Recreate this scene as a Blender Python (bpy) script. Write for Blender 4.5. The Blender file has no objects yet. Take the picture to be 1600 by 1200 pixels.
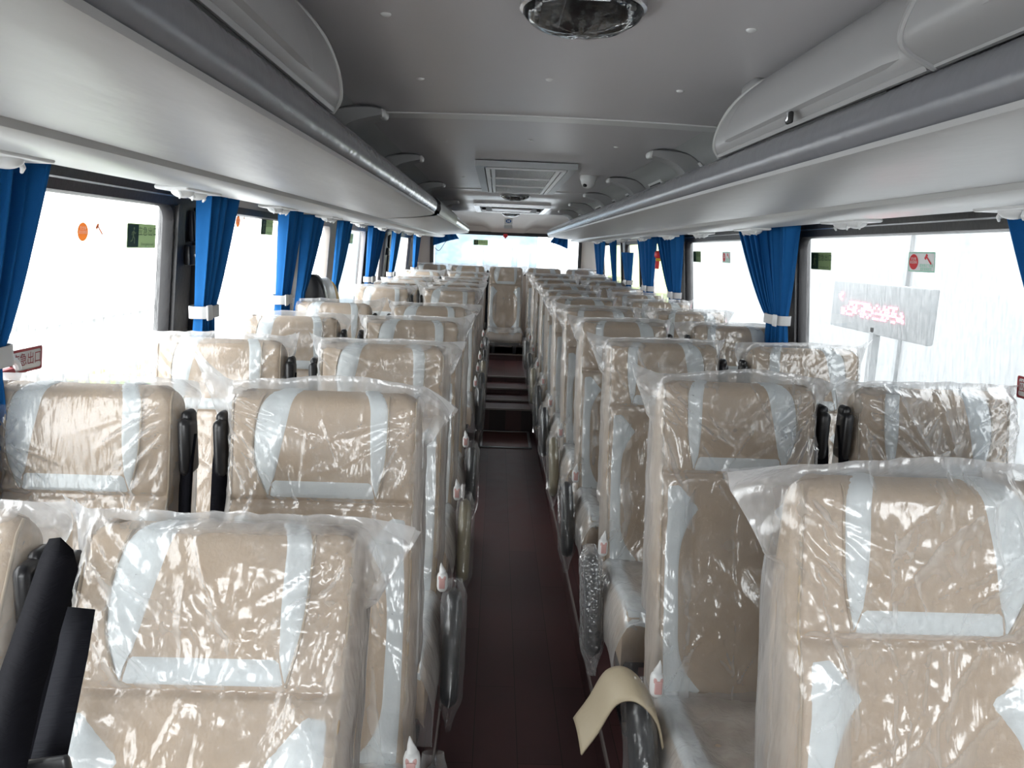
import bpy, math, random
import numpy as np
from mathutils import Matrix, Vector

# ------------------------------------------------------------------ camera, world, exposure
SC = bpy.context.scene
COL = SC.collection
PI = math.pi

F_PX = 1180.0
VPX, VPY, ROLL = 778.0, 390.0, math.radians(2.2)
v = Vector(((VPX-800)/F_PX, (600-VPY)/F_PX, -1)).normalized()
hh = Vector((math.cos(ROLL), -math.sin(ROLL), 0))
vx = (hh - v*hh.dot(v)).normalized()
vz = vx.cross(v)
cam_d = bpy.data.cameras.new('camera')
cam = bpy.data.objects.new('camera', cam_d)
COL.objects.link(cam)
cam_d.sensor_width = 36.0
cam_d.lens = 36.0*F_PX/1600.0
cam_d.clip_start = 0.02
R3 = Matrix((vx, v, vz))          # camera space -> bus space (x across, y to the rear, z up)
cam.matrix_world = Matrix.Translation((-0.123, 0.0, 1.68)) @ R3.to_4x4()
SC.camera = cam

world = bpy.data.worlds.new('overcast_sky')
SC.world = world
world.use_nodes = True
wn = world.node_tree.nodes
wn['Background'].inputs[0].default_value = (0.97, 0.985, 1.0, 1)
wn['Background'].inputs[1].default_value = 3.6

SC.view_settings.view_transform = 'Standard'
SC.view_settings.look = 'None'
SC.view_settings.gamma = 1.0
SC.view_settings.exposure = 1.70
SC.cycles.use_denoising = True
SC.cycles.max_bounces = 14
SC.cycles.diffuse_bounces = 7
SC.cycles.glossy_bounces = 4
SC.cycles.transmission_bounces = 10
SC.cycles.transparent_max_bounces = 24
SC.cycles.sample_clamp_indirect = 6.0
SC.cycles.caustics_reflective = False
SC.cycles.caustics_refractive = False

HALF = 1.22                       # half width of the cabin at the top of the windows
def wx(z):                        # the side walls lean in towards the roof
    return HALF + 0.09*(1.78-z)

# windows along each side: (y0, y1)
LEFT_OPEN = [(0.25, 2.60), (2.84, 3.98), (4.38, 4.98), (5.30, 6.30), (6.48, 7.38), (7.76, 9.55)]
RIGHT_OPEN = [(0.25, 3.37), (3.66, 5.42), (5.70, 6.72), (7.22, 8.02), (8.32, 9.85)]

def portal(name, loc, rot, sx, sy):
    ld = bpy.data.lights.new(name, 'AREA'); ld.shape = 'RECTANGLE'; ld.size = sx; ld.size_y = sy
    ld.cycles.is_portal = True
    o = bpy.data.objects.new(name, ld); COL.objects.link(o); o.location = loc; o.rotation_euler = rot
portal('window_portal', (-1.34, 4.6, 1.38), (0, -PI/2, 0), 0.95, 10.6)
portal('window_portal', (1.34, 4.6, 1.38), (0, PI/2, 0), 0.95, 10.6)
portal('windscreen_portal', (0, -2.0, 1.35), (PI/2, 0, 0), 2.3, 1.4)
portal('rear_window_portal', (0, 10.42, 1.6), (-PI/2, 0, 0), 2.1, 0.8)

# ------------------------------------------------------------------ materials
def lin(c):
    return tuple(((x/12.92) if x <= 0.04045 else ((x+0.055)/1.055)**2.4) for x in c)
def hx(s):
    return lin(tuple(int(s[i:i+2], 16)/255 for i in (0, 2, 4)))

def mat(name, color, rough=0.5, metal=0.0, bump=0.0, bscale=40.0, spec=0.5, var=0.0, vscale=6.0, coat=0.0, stretch=(1, 1, 1), detail=3.0):
    m = bpy.data.materials.new(name); m.use_nodes = True
    nt = m.node_tree; b = nt.nodes['Principled BSDF']
    b.inputs['Base Color'].default_value = (*color, 1)
    b.inputs['Roughness'].default_value = rough
    b.inputs['Metallic'].default_value = metal
    b.inputs['Specular IOR Level'].default_value = spec
    b.inputs['Coat Weight'].default_value = coat
    tc = mp = None
    if bump or var:
        tc = nt.nodes.new('ShaderNodeTexCoord'); mp = nt.nodes.new('ShaderNodeMapping')
        mp.inputs['Scale'].default_value = stretch
        nt.links.new(tc.outputs['Object'], mp.inputs[0])
    if bump:
        n = nt.nodes.new('ShaderNodeTexNoise'); n.inputs['Scale'].default_value = bscale; n.inputs['Detail'].default_value = detail
        nt.links.new(mp.outputs[0], n.inputs[0])
        bp = nt.nodes.new('ShaderNodeBump'); bp.inputs['Strength'].default_value = bump; bp.inputs['Distance'].default_value = 0.01
        nt.links.new(n.outputs[0], bp.inputs['Height']); nt.links.new(bp.outputs[0], b.inputs['Normal'])
    if var:
        n2 = nt.nodes.new('ShaderNodeTexNoise'); n2.inputs['Scale'].default_value = vscale; n2.inputs['Detail'].default_value = 4
        nt.links.new(mp.outputs[0], n2.inputs[0])
        mx = nt.nodes.new('ShaderNodeMix'); mx.data_type = 'RGBA'
        mx.inputs[6].default_value = (*[c*(1-var) for c in color], 1); mx.inputs[7].default_value = (*[min(1, c*(1+var)) for c in color], 1)
        nt.links.new(n2.outputs[0], mx.inputs[0]); nt.links.new(mx.outputs[2], b.inputs['Base Color'])
    return m

M = {}
M['beige'] = mat('beige_leather', (0.45, 0.345, 0.245), 0.46, bump=0.15, bscale=160, var=0.05, vscale=9)
M['beige_side'] = mat('beige_vinyl', (0.43, 0.335, 0.245), 0.5, bump=0.12, bscale=120)
M['pale'] = mat('pale_grey_leather', (0.66, 0.71, 0.725), 0.45, bump=0.12, bscale=160)
M['piping'] = mat('tan_piping', (0.36, 0.28, 0.19), 0.5)
M['black_plastic'] = mat('black_plastic', (0.012, 0.012, 0.014), 0.32)
M['webbing'] = mat('black_webbing', (0.006, 0.006, 0.009), 0.85, spec=0.12, bump=0.2, bscale=30, stretch=(1, 1, 22))
M['black_metal'] = mat('black_metal', (0.02, 0.02, 0.025), 0.4, 0.3)
M['ceiling'] = mat('grey_ceiling_vinyl', (0.58, 0.565, 0.585), 0.32, bump=0.12, bscale=3.5, var=0.04, vscale=2)
M['ceiling_rear'] = mat('grey_rear_ceiling', (0.58, 0.565, 0.58), 0.28, bump=0.1, bscale=3.5)
M['rack'] = mat('light_grey_rack_panel', (0.41, 0.41, 0.41), 0.42, bump=0.25, bscale=5, stretch=(3, 1, 1))
M['pelmet'] = mat('light_grey_pelmet', (0.46, 0.465, 0.46), 0.38, bump=0.15, bscale=5)
M['tube'] = mat('grey_rail_vinyl', (0.20, 0.205, 0.225), 0.24, bump=0.22, bscale=16, stretch=(1, 1.5, 1))
M['binm'] = mat('grey_locker_plastic', (0.37, 0.37, 0.375), 0.36, bump=0.1, bscale=10)
M['duct'] = mat('grey_duct_plastic', (0.40, 0.41, 0.41), 0.4)
M['dark'] = mat('dark_gap', (0.015, 0.015, 0.016), 0.6)
M['frame'] = mat('black_window_frame', (0.018, 0.017, 0.019), 0.42, bump=0.1, bscale=60)
M['pillar_beige'] = mat('beige_wall_trim', (0.50, 0.46, 0.43), 0.5, bump=0.1, bscale=40)
M['wall'] = mat('side_wall_vinyl', (0.45, 0.42, 0.39), 0.55)
M['curtain'] = mat('blue_curtain_cloth', (0.012, 0.135, 0.40), 0.75, bump=0.35, bscale=500, spec=0.2)
M['tie'] = mat('grey_curtain_strap', (0.62, 0.62, 0.62), 0.6)
M['white_plastic'] = mat('white_plastic', (0.72, 0.73, 0.73), 0.35)
M['metal'] = mat('brushed_aluminium', (0.62, 0.63, 0.65), 0.25, 0.9)
M['grille_frame'] = mat('grey_grille_frame', (0.30, 0.31, 0.32), 0.35, 0.2)
M['armrest_grey'] = mat('dark_grey_armrest', (0.032, 0.034, 0.037), 0.42, bump=0.1, bscale=80)
M['armrest_khaki'] = mat('khaki_armrest', (0.25, 0.22, 0.15), 0.45)
M['floor'] = None
M['tread'] = mat('step_nosing', (0.28, 0.25, 0.24), 0.4)
M['pink'] = mat('pink_label', (0.60, 0.36, 0.34), 0.5)
M['red'] = mat('red_print', (0.75, 0.03, 0.04), 0.5)
M['red_dark'] = mat('dark_red_print', (0.30, 0.02, 0.03), 0.5)
M['orange'] = mat('orange_print', (0.85, 0.22, 0.03), 0.5)
M['green'] = mat('green_print', (0.14, 0.30, 0.12), 0.5)
M['green_pale'] = mat('pale_green_print', (0.24, 0.33, 0.15), 0.5)
M['green_dark'] = mat('dark_green_print', (0.015, 0.05, 0.02), 0.5)
M['green_line'] = mat('mint_print', (0.15, 0.65, 0.42), 0.5)
M['blue'] = mat('blue_print', (0.03, 0.12, 0.35), 0.5)
M['white'] = mat('white_print', (0.85, 0.85, 0.85), 0.5)
M['yellow'] = mat('yellow_rubber', (0.75, 0.42, 0.03), 0.5)
M['khaki_leather'] = mat('khaki_leather_flap', (0.47, 0.40, 0.28), 0.55, bump=0.1, bscale=90)
M['ground'] = mat('grey_paving', (0.55, 0.56, 0.56), 0.8)
M['grass'] = mat('pale_grass', (0.35, 0.6, 0.15), 0.9, bump=0.4, bscale=20)
M['cladding'] = mat('pale_cladding', (0.17, 0.176, 0.18), 0.7, var=0.12, vscale=0.6)
M['cladding2'] = mat('grey_cladding', (0.135, 0.143, 0.148), 0.7)
M['leaf'] = mat('yellow_green_wall', (0.30, 0.36, 0.12), 0.8)
M['steel_blue'] = mat('blue_steel', (0.15, 0.215, 0.26), 0.6)
M['railing'] = mat('white_railing_paint', (0.20, 0.205, 0.205), 0.5)
M['outdoor_white'] = mat('pale_shutter', (0.40, 0.46, 0.50), 0.5)

def backlit(m, w_):
    nt = m.node_tree; b = nt.nodes['Principled BSDF']; t = nt.nodes.new('ShaderNodeBsdfTranslucent'); t.inputs[0].default_value = b.inputs['Base Color'].default_value
    mx = nt.nodes.new('ShaderNodeMixShader'); mx.inputs[0].default_value = w_
    nt.links.new(b.outputs[0], mx.inputs[1]); nt.links.new(t.outputs[0], mx.inputs[2]); nt.links.new(mx.outputs[0], nt.nodes['Material Output'].inputs[0])
backlit(M['curtain'], .16)
for k_ in ('red', 'orange', 'green_pale', 'green_line', 'white'): backlit(M[k_], .14)
def emission(name, col, s):
    m = bpy.data.materials.new(name); m.use_nodes = True; nt = m.node_tree
    nt.nodes.remove(nt.nodes['Principled BSDF'])
    e = nt.nodes.new('ShaderNodeEmission'); e.inputs[0].default_value = (*col, 1); e.inputs[1].default_value = s
    nt.links.new(e.outputs[0], nt.nodes['Material Output'].inputs[0]); return m
M['led'] = emission('red_led', (1.0, 0.10, 0.16), 9.0)

def floor_mat():
    m = bpy.data.materials.new('dark_red_floor_vinyl'); m.use_nodes = True; nt = m.node_tree; b = nt.nodes['Principled BSDF']
    tc = nt.nodes.new('ShaderNodeTexCoord')
    br = nt.nodes.new('ShaderNodeTexBrick'); br.offset = 0.5
    br.inputs['Scale'].default_value = 1.0; br.inputs['Brick Width'].default_value = 0.9; br.inputs['Row Height'].default_value = 0.15
    br.inputs['Mortar Size'].default_value = 0.0015
    br.inputs['Color1'].default_value = (0.115, 0.043, 0.042, 1); br.inputs['Color2'].default_value = (0.082, 0.034, 0.036, 1); br.inputs['Mortar'].default_value = (0.03, 0.012, 0.012, 1)
    mp = nt.nodes.new('ShaderNodeMapping'); mp.inputs['Rotation'].default_value = (0, 0, PI/2)
    nt.links.new(tc.outputs['Object'], mp.inputs[0]); nt.links.new(mp.outputs[0], br.inputs[0])
    n = nt.nodes.new('ShaderNodeTexNoise'); n.inputs['Scale'].default_value = 9; n.inputs['Detail'].default_value = 6
    nt.links.new(tc.outputs['Object'], n.inputs[0])
    mx = nt.nodes.new('ShaderNodeMix'); mx.data_type = 'RGBA'; mx.blend_type = 'MULTIPLY'; mx.inputs[0].default_value = 0.5
    nt.links.new(br.outputs[0], mx.inputs[6]); nt.links.new(n.outputs[0], mx.inputs[7])
    nt.links.new(mx.outputs[2], b.inputs['Base Color'])
    r = nt.nodes.new('ShaderNodeMapRange'); r.inputs[3].default_value = 0.42; r.inputs[4].default_value = 0.6
    nt.links.new(n.outputs[0], r.inputs[0]); nt.links.new(r.outputs[0], b.inputs['Roughness'])
    return m
M['floor'] = floor_mat()

def film_mat(name, opacity=0.30, rough=0.20, bstr=0.6, bub=False, fzm=0.60, gm=1.3):
    m = bpy.data.materials.new(name); m.use_nodes = True; nt = m.node_tree; N = nt.nodes; L = nt.links
    N.remove(N['Principled BSDF']); out = N['Material Output']
    tc = N.new('ShaderNodeTexCoord')
    # crumple height: ridged streaks in two directions
    def ridge(sc, rot, stretch, p_):
        mp = N.new('ShaderNodeMapping'); mp.inputs['Rotation'].default_value = rot; mp.inputs['Scale'].default_value = stretch
        n = N.new('ShaderNodeTexNoise'); n.inputs['Scale'].default_value = sc; n.inputs['Detail'].default_value = 3; n.inputs['Distortion'].default_value = 0.6
        L.new(tc.outputs['Object'], mp.inputs[0]); L.new(mp.outputs[0], n.inputs[0])
        a = N.new('ShaderNodeMath'); a.operation = 'SUBTRACT'; a.inputs[1].default_value = 0.5; L.new(n.outputs[0], a.inputs[0])
        b = N.new('ShaderNodeMath'); b.operation = 'ABSOLUTE'; L.new(a.outputs[0], b.inputs[0])
        c = N.new('ShaderNodeMath'); c.operation = 'POWER'; c.inputs[1].default_value = p_; L.new(b.outputs[0], c.inputs[0])
        return c.outputs[0]
    if bub:
        vo = N.new('ShaderNodeTexVoronoi'); vo.inputs['Scale'].default_value = 75; L.new(tc.outputs['Object'], vo.inputs['Vector'])
        hgt = vo.outputs['Distance']
    else:
        r1 = ridge(8, (0.3, 0.5, 0.5), (1, 1, 0.22), 1); r2 = ridge(20, (0.2, -0.9, 0.1), (1, 1, 0.25), 1); r3 = ridge(34, (0.1, -0.6, 0.3), (1, 1, 0.35), 1)
        s = N.new('ShaderNodeMath'); s.operation = 'ADD'; L.new(r1, s.inputs[0]); L.new(r2, s.inputs[1])
        q = N.new('ShaderNodeMath'); q.operation = 'MULTIPLY'; q.inputs[1].default_value = 0.4; L.new(r3, q.inputs[0])
        s2 = N.new('ShaderNodeMath'); s2.operation = 'ADD'; L.new(s.outputs[0], s2.inputs[0]); L.new(q.outputs[0], s2.inputs[1])
        hgt = s2.outputs[0]
    bp = N.new('ShaderNodeBump'); bp.inputs['Strength'].default_value = bstr; bp.inputs['Distance'].default_value = 0.012 if not bub else 0.006
    L.new(hgt, bp.inputs['Height'])
    gl = N.new('ShaderNodeBsdfGlossy'); gl.inputs['Roughness'].default_value = rough; gl.inputs[0].default_value = (1, 1, 1, 1); L.new(bp.outputs[0], gl.inputs['Normal'])
    df = N.new('ShaderNodeBsdfDiffuse'); df.inputs[0].default_value = (0.93, 0.94, 0.95, 1); L.new(bp.outputs[0], df.inputs['Normal'])
    tr = N.new('ShaderNodeBsdfTranslucent'); tr.inputs[0].default_value = (0.93, 0.94, 0.95, 1)
    tp = N.new('ShaderNodeBsdfTransparent'); tp.inputs[0].default_value = (0.98, 0.98, 0.98, 1)
    md = N.new('ShaderNodeMixShader'); md.inputs[0].default_value = 0.5; L.new(df.outputs[0], md.inputs[1]); L.new(tr.outputs[0], md.inputs[2])
    # haze amount: more at grazing angles
    lw = N.new('ShaderNodeLayerWeight'); lw.inputs['Blend'].default_value = 0.45
    n2 = N.new('ShaderNodeTexNoise'); n2.inputs['Scale'].default_value = 7; n2.inputs['Detail'].default_value = 3; L.new(tc.outputs['Object'], n2.inputs[0])
    mr = N.new('ShaderNodeMapRange'); mr.inputs[1].default_value = 0.35; mr.inputs[2].default_value = 0.7; mr.inputs[3].default_value = opacity*0.6; mr.inputs[4].default_value = opacity*1.35
    L.new(n2.outputs[0], mr.inputs[0])
    fz = N.new('ShaderNodeMapRange'); fz.inputs[1].default_value = 0.15; fz.inputs[2].default_value = 0.95; fz.inputs[3].default_value = 0.0; fz.inputs[4].default_value = fzm
    L.new(lw.outputs['Facing'], fz.inputs[0])
    ad = N.new('ShaderNodeMath'); ad.operation = 'ADD'; ad.use_clamp = True; L.new(mr.outputs[0], ad.inputs[0]); L.new(fz.outputs[0], ad.inputs[1])
    m1 = N.new('ShaderNodeMixShader'); L.new(ad.outputs[0], m1.inputs[0]); L.new(tp.outputs[0], m1.inputs[1]); L.new(md.outputs[0], m1.inputs[2])
    lf = N.new('ShaderNodeLayerWeight'); lf.inputs['Blend'].default_value = 0.5; L.new(bp.outputs[0], lf.inputs['Normal'])
    fr = N.new('ShaderNodeMath'); fr.operation = 'POWER'; fr.inputs[1].default_value = 3.5; L.new(lf.outputs['Facing'], fr.inputs[0])
    f2 = N.new('ShaderNodeMath'); f2.operation = 'MULTIPLY_ADD'; f2.inputs[1].default_value = .42*gm; f2.inputs[2].default_value = 0.055*gm; f2.use_clamp = True
    L.new(fr.outputs[0], f2.inputs[0])
    m2 = N.new('ShaderNodeMixShader'); L.new(f2.outputs[0], m2.inputs[0]); L.new(m1.outputs[0], m2.inputs[1]); L.new(gl.outputs[0], m2.inputs[2])
    L.new(m2.outputs[0], out.inputs[0])
    return m
M['film'] = film_mat('clear_plastic_film', 0.22, 0.17, 0.50)
M['film_clear'] = film_mat('clear_bag_film', 0.03, 0.09, 0.5, fzm=0.18, gm=0.6)
M['bubble'] = film_mat('bubble_wrap', 0.14, 0.08, 1.0, True, fzm=0.3, gm=1.0)

def glass_mat(name, haze, tint, streak, blur=0.0):
    m = bpy.data.materials.new(name); m.use_nodes = True; nt = m.node_tree; N = nt.nodes; L = nt.links
    N.remove(N['Principled BSDF']); out = N['Material Output']
    tc = N.new('ShaderNodeTexCoord'); mp = N.new('ShaderNodeMapping'); mp.inputs['Scale'].default_value = (1, 10, 1.6)
    L.new(tc.outputs['Object'], mp.inputs[0])
    n = N.new('ShaderNodeTexNoise'); n.inputs['Scale'].default_value = 12; n.inputs['Detail'].default_value = 5; n.inputs['Distortion'].default_value = 0.4
    L.new(mp.outputs[0], n.inputs[0])
    mr = N.new('ShaderNodeMapRange'); mr.inputs[1].default_value = 0.3; mr.inputs[2].default_value = 0.75; mr.inputs[3].default_value = max(0, haze-streak); mr.inputs[4].default_value = min(1, haze+streak)
    L.new(n.outputs[0], mr.inputs[0])
    tr = N.new('ShaderNodeBsdfTranslucent'); tr.inputs[0].default_value = (0.95, 0.97, 0.97, 1)
    tp = N.new('ShaderNodeBsdfTransparent'); tp.inputs[0].default_value = (*tint, 1)
    m1 = N.new('ShaderNodeMixShader'); L.new(mr.outputs[0], m1.inputs[0]); L.new(tp.outputs[0], m1.inputs[1]); L.new(tr.outputs[0], m1.inputs[2])
    if blur:
        rf = N.new('ShaderNodeBsdfRefraction'); rf.inputs['IOR'].default_value = 1.35; rf.inputs['Roughness'].default_value = blur; rf.inputs[0].default_value = (*[min(1, c*1.1) for c in tint], 1)
        wv = N.new('ShaderNodeBump'); wv.inputs['Strength'].default_value = .25; wv.inputs['Distance'].default_value = .004; L.new(n.outputs[0], wv.inputs['Height'])
        geo = N.new('ShaderNodeNewGeometry')
        L.new(wv.outputs[0], rf.inputs['Normal'])
        rf.inputs['IOR'].default_value = 1.0001
        mb_ = N.new('ShaderNodeMixShader'); mb_.inputs[0].default_value = .78; L.new(tp.outputs[0], mb_.inputs[1]); L.new(rf.outputs[0], mb_.inputs[2])
        L.new(mb_.outputs[0], m1.inputs[1])
    gl = N.new('ShaderNodeBsdfGlossy'); gl.inputs['Roughness'].default_value = 0.05
    m2 = N.new('ShaderNodeMixShader'); m2.inputs[0].default_value = 0.05; L.new(m1.outputs[0], m2.inputs[1]); L.new(gl.outputs[0], m2.inputs[2])
    L.new(m2.outputs[0], out.inputs[0]); return m
M['glass_left'] = glass_mat('misty_glass', 0.06, (0.58, 0.59, 0.585), 0.05)
M['glass_right'] = glass_mat('rain_streaked_glass', 0.045, (0.54, 0.56, 0.565), 0.045, 0.16)
M['glass_rear'] = glass_mat('rear_misty_glass', 0.03, (0.50, 0.53, 0.56), 0.03)

# ------------------------------------------------------------------ mesh helpers
class MB:
    """collects vertices and faces, then links them as one object"""
    def __init__(s): s.v = []; s.f = []; s.m = []
    def add(s, vs, fs, mi=0):
        n = len(s.v); s.v += [tuple(p) for p in vs]; s.f += [tuple(i+n for i in f) for f in fs]; s.m += [mi]*len(fs); return s
    def grid(s, P, mi=0, cu=False, cv=False, flip=False):
        """P: array (a, b, 3)"""
        P = np.asarray(P, float); a, b = P.shape[:2]
        fs = []
        for i in range(a-(0 if cu else 1)):
            for j in range(b-(0 if cv else 1)):
                q = (i*b+j, ((i+1) % a)*b+j, ((i+1) % a)*b+(j+1) % b, i*b+(j+1) % b)
                fs.append(q[::-1] if flip else q)
        return s.add(P.reshape(-1, 3).tolist(), fs, mi)
    def box(s, c, h, mi=0, rot=None):
        vs = []
        for dx in (-1, 1):
            for dy in (-1, 1):
                for dz in (-1, 1):
                    p = Vector((dx*h[0], dy*h[1], dz*h[2]))
                    if rot is not None: p = rot @ p
                    vs.append((c[0]+p.x, c[1]+p.y, c[2]+p.z))
        return s.add(vs, [(0, 1, 3, 2), (4, 6, 7, 5), (0, 4, 5, 1), (2, 3, 7, 6), (0, 2, 6, 4), (1, 5, 7, 3)], mi)
    def rbox(s, c, h, r=0.01, mi=0, rot=None, n=3):
        """rounded box as a superellipsoid-like loft"""
        hx_, hy_, hz_ = h; r = min(r, hx_*.98, hy_*.98, hz_*.98)
        rows = []
        for k in range(-n, n+1):
            if k == 0: continue
            ph = (abs(k)-1)/(n-1)*PI/2 if n > 1 else 0
            ins = r*(1-math.cos(ph)); z = hz_-r+r*math.sin(ph)
            rows.append((ins, z if k > 0 else -z))
        rows.sort(key=lambda q: q[1])
        grid = []
        for ins, z in rows:
            ring = []
            for cx, cy, a0 in ((1, 1, 0), (-1, 1, PI/2), (-1, -1, PI), (1, -1, 3*PI/2)):
                for t in range(n+1):
                    a = a0+t/n*PI/2
                    rr = max(r-ins, 0.0002)
                    p = Vector((cx*(hx_-r)+rr*math.cos(a), cy*(hy_-r)+rr*math.sin(a), z))
                    if rot is not None: p = rot @ p
                    ring.append((c[0]+p.x, c[1]+p.y, c[2]+p.z))
            grid.append(ring)
        G = np.array(grid); a, b = G.shape[:2]
        n0 = len(s.v); s.grid(G, mi, cv=True, flip=True)
        s.f.append(tuple(n0+i for i in range(b))[::-1]); s.m.append(mi)
        s.f.append(tuple(n0+(a-1)*b+i for i in range(b))); s.m.append(mi)
        return s
    def tube(s, pts, r, n=8, mi=0, caps=True):
        pts = [Vector(p) for p in pts]; rr = r if isinstance(r, (list, tuple)) else [r]*len(pts)
        rows = []; up = None
        for i, p in enumerate(pts):
            d = (pts[min(i+1, len(pts)-1)]-pts[max(i-1, 0)]).normalized()
            if up is None:
                up = Vector((0, 0, 1)) if abs(d.z) < 0.9 else Vector((1, 0, 0))
            a = d.cross(up).normalized(); up = a.cross(d).normalized()
            rows.append([tuple(p+a*math.cos(2*PI*k/n)*rr[i]+up*math.sin(2*PI*k/n)*rr[i]) for k in range(n)])
        n0 = len(s.v); s.grid(rows, mi, cv=True)
        if caps:
            s.f.append(tuple(n0+k for k in range(n))[::-1]); s.m.append(mi)
            e = n0+(len(pts)-1)*n; s.f.append(tuple(e+k for k in range(n))); s.m.append(mi)
        return s
    def disc(s, c, rx, ry, ax, ay, n=24, mi=0):
        c = Vector(c); ax = Vector(ax); ay = Vector(ay)
        vs = [tuple(c+ax*rx*math.cos(2*PI*k/n)+ay*ry*math.sin(2*PI*k/n)) for k in range(n)]
        return s.add(vs, [tuple(range(n))], mi)
    def mesh(s, name, mats, smooth=True, sharp=None):
        me = bpy.data.meshes.new(name); me.from_pydata(s.v, [], s.f)
        for m_ in (mats if isinstance(mats, (list, tuple)) else [mats]): me.materials.append(m_)
        if any(s.m): me.polygons.foreach_set('material_index', s.m)
        me.update()
        if smooth: me.polygons.foreach_set('use_smooth', [True]*len(me.polygons))
        if smooth and sharp: me.set_sharp_from_angle(angle=math.radians(sharp))
        return me

def tag(o, label=None, cat=None, group=None, kind=None):
    if label: o['label'] = label
    if cat: o['category'] = cat
    if group: o['group'] = group
    if kind: o['kind'] = kind
    return o
def link(name, me, parent=None):
    o = bpy.data.objects.new(name, me); COL.objects.link(o)
    if parent is not None: o.parent = parent
    return o
def build(name, mb, mats, parent=None, smooth=True, sharp=35):
    return link(name, mb.mesh(name, mats, smooth, sharp), parent)
def empty(name, loc=(0, 0, 0), rz=0):
    o = bpy.data.objects.new(name, None); COL.objects.link(o); o.location = loc; o.rotation_euler = (0, 0, rz); o.empty_display_size = 0.1
    return o
def solid(o, t, off=0.0):
    m_ = o.modifiers.new('thickness', 'SOLIDIFY'); m_.thickness = t; m_.offset = off; return o
def prism(mb, prof, y0, y1, axis='y', mi=0, caps=True):
    """closed profile [(a,b)] in the xz plane extruded along y"""
    n = len(prof)
    vs = [(a, y0, b) for a, b in prof]+[(a, y1, b) for a, b in prof]
    fs = [(i, (i+1) % n, n+(i+1) % n, n+i) for i in range(n)]
    if caps: fs += [tuple(range(n))[::-1], tuple(range(n, 2*n))]
    return mb.add(vs, fs, mi)
def copy_tree(o, parent=None):
    c = o.copy(); COL.objects.link(c)
    if parent is not None: c.parent = parent
    for ch in o.children: copy_tree(ch, c)
    return c

# numpy value noise --------------------------------------------------
def vnoise(x, y, seed):
    rs = np.random.RandomState(seed); T = rs.rand(64, 64)
    xi = np.floor(x).astype(int); yi = np.floor(y).astype(int); fx = x-xi; fy = y-yi
    fx = fx*fx*(3-2*fx); fy = fy*fy*(3-2*fy)
    a = T[xi % 64, yi % 64]; b = T[(xi+1) % 64, yi % 64]; c = T[xi % 64, (yi+1) % 64]; d = T[(xi+1) % 64, (yi+1) % 64]
    return (a*(1-fx)+b*fx)*(1-fy)+(c*(1-fx)+d*fx)*fy
def ridged(x, y, seed, p=2.0):
    return (1-np.abs(vnoise(x, y, seed)*2-1))**p
def smooth01(x):
    x = np.clip(x, 0, 1); return x*x*(3-2*x)

# ------------------------------------------------------------------ seat shapes
SW = 0.225       # half width of a seat
BL = 0.836       # length of the backrest
ZB = 0.40        # height of the backrest hinge over the platform
class Back:
    """maps (x, t from the top, offset towards the sitter) into seat space for a recline angle"""
    def __init__(s, ang): s.c = math.cos(math.radians(ang)); s.s = math.sin(math.radians(ang))
    def P(s, x, t, off):
        L = BL-np.asarray(t, float); off = np.asarray(off, float)
        return np.stack(np.broadcast_arrays(np.asarray(x, float), L*s.s-off*s.c, ZB+L*s.c+off*s.s), -1)

def front_off(x, t, side=1):
    """front surface relief of the backrest; side=+1 when the aisle lies at +x"""
    x = np.asarray(x, float); t = np.asarray(t, float)
    ax = np.abs(x)
    o = 0.020*smooth01((ax-0.115)/0.05)*smooth01((t-0.20)/0.12)           # bolsters
    o = o+0.014*np.exp(-((t-0.11)/0.085)**2)*(1-smooth01((ax-0.10)/0.09))   # head pad
    o = o-0.010*np.exp(-((t-0.232)/0.007)**2)*(1-smooth01((ax-0.20)/0.02))  # head seam
    o = o+0.012*np.exp(-((t-0.62)/0.12)**2)
    o = o-0.004*np.exp(-(x/0.004)**2)*smooth01((t-0.24)/0.02)               # centre seam
    rt = 0.034; k = np.clip((rt-t)/rt, 0, 1); o = o-rt*(1-np.sqrt(1-k*k*0.999))
    rs = 0.028; k = np.clip((ax-(SW-rs))/rs, 0, 1); o = o-rs*(1-np.sqrt(1-k*k*0.999))
    return o

def corner(x, t):
    """round the two upper corners of the outline"""
    r = 0.05
    return x, t

def back_mesh(B):
    nx, nt = 44, 64
    mb = MB()
    xs = np.concatenate([np.linspace(-SW, -SW+0.03, 7)[:-1], np.linspace(-SW+0.03, SW-0.03, 31), np.linspace(SW-0.03, SW, 7)[1:]])
    ts = np.concatenate([np.linspace(0, 0.05, 8)[:-1], np.linspace(0.05, 0.22, 14)[:-1], np.linspace(0.22, 0.25, 9)[:-1], np.linspace(0.25, BL-0.01, 26)])
    X, T = np.meshgrid(xs, ts)
    # rounded top corners: the rows near the top become narrower
    rc = 0.045; k = np.clip((rc-T)/rc, 0, 1); X2 = X*(1-(rc*(1-np.sqrt(1-k*k*0.999)))/SW)
    Pf = B.P(X2, T, front_off(X, T))
    D = 0.115-0.040*(1-smooth01(T/.22))
    bo = -D; r = 0.03
    kx = np.clip((np.abs(X)-(SW-r))/r, 0, 1); bo = bo+r*(1-np.sqrt(1-kx*kx*0.999))
    kt = np.clip((0.04-T)/0.04, 0, 1); bo = bo+0.04*(1-np.sqrt(1-kt*kt*0.999))
    Pb = B.P(X2, T, bo)
    mb.grid(Pf, 0)
    mb.grid(Pb, 0, flip=True)
    for col, fl in ((0, False), (-1, True)):
        mb.grid(np.stack([Pf[:, col], (Pf[:, col]+Pb[:, col])/2, Pb[:, col]]), 0, flip=fl)
    mb.grid(np.stack([Pf[0], (Pf[0]+Pb[0])/2, Pb[0]]), 0, flip=True)
    mb.grid(np.stack([Pf[-1], Pb[-1]]), 0)
    return mb

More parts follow.
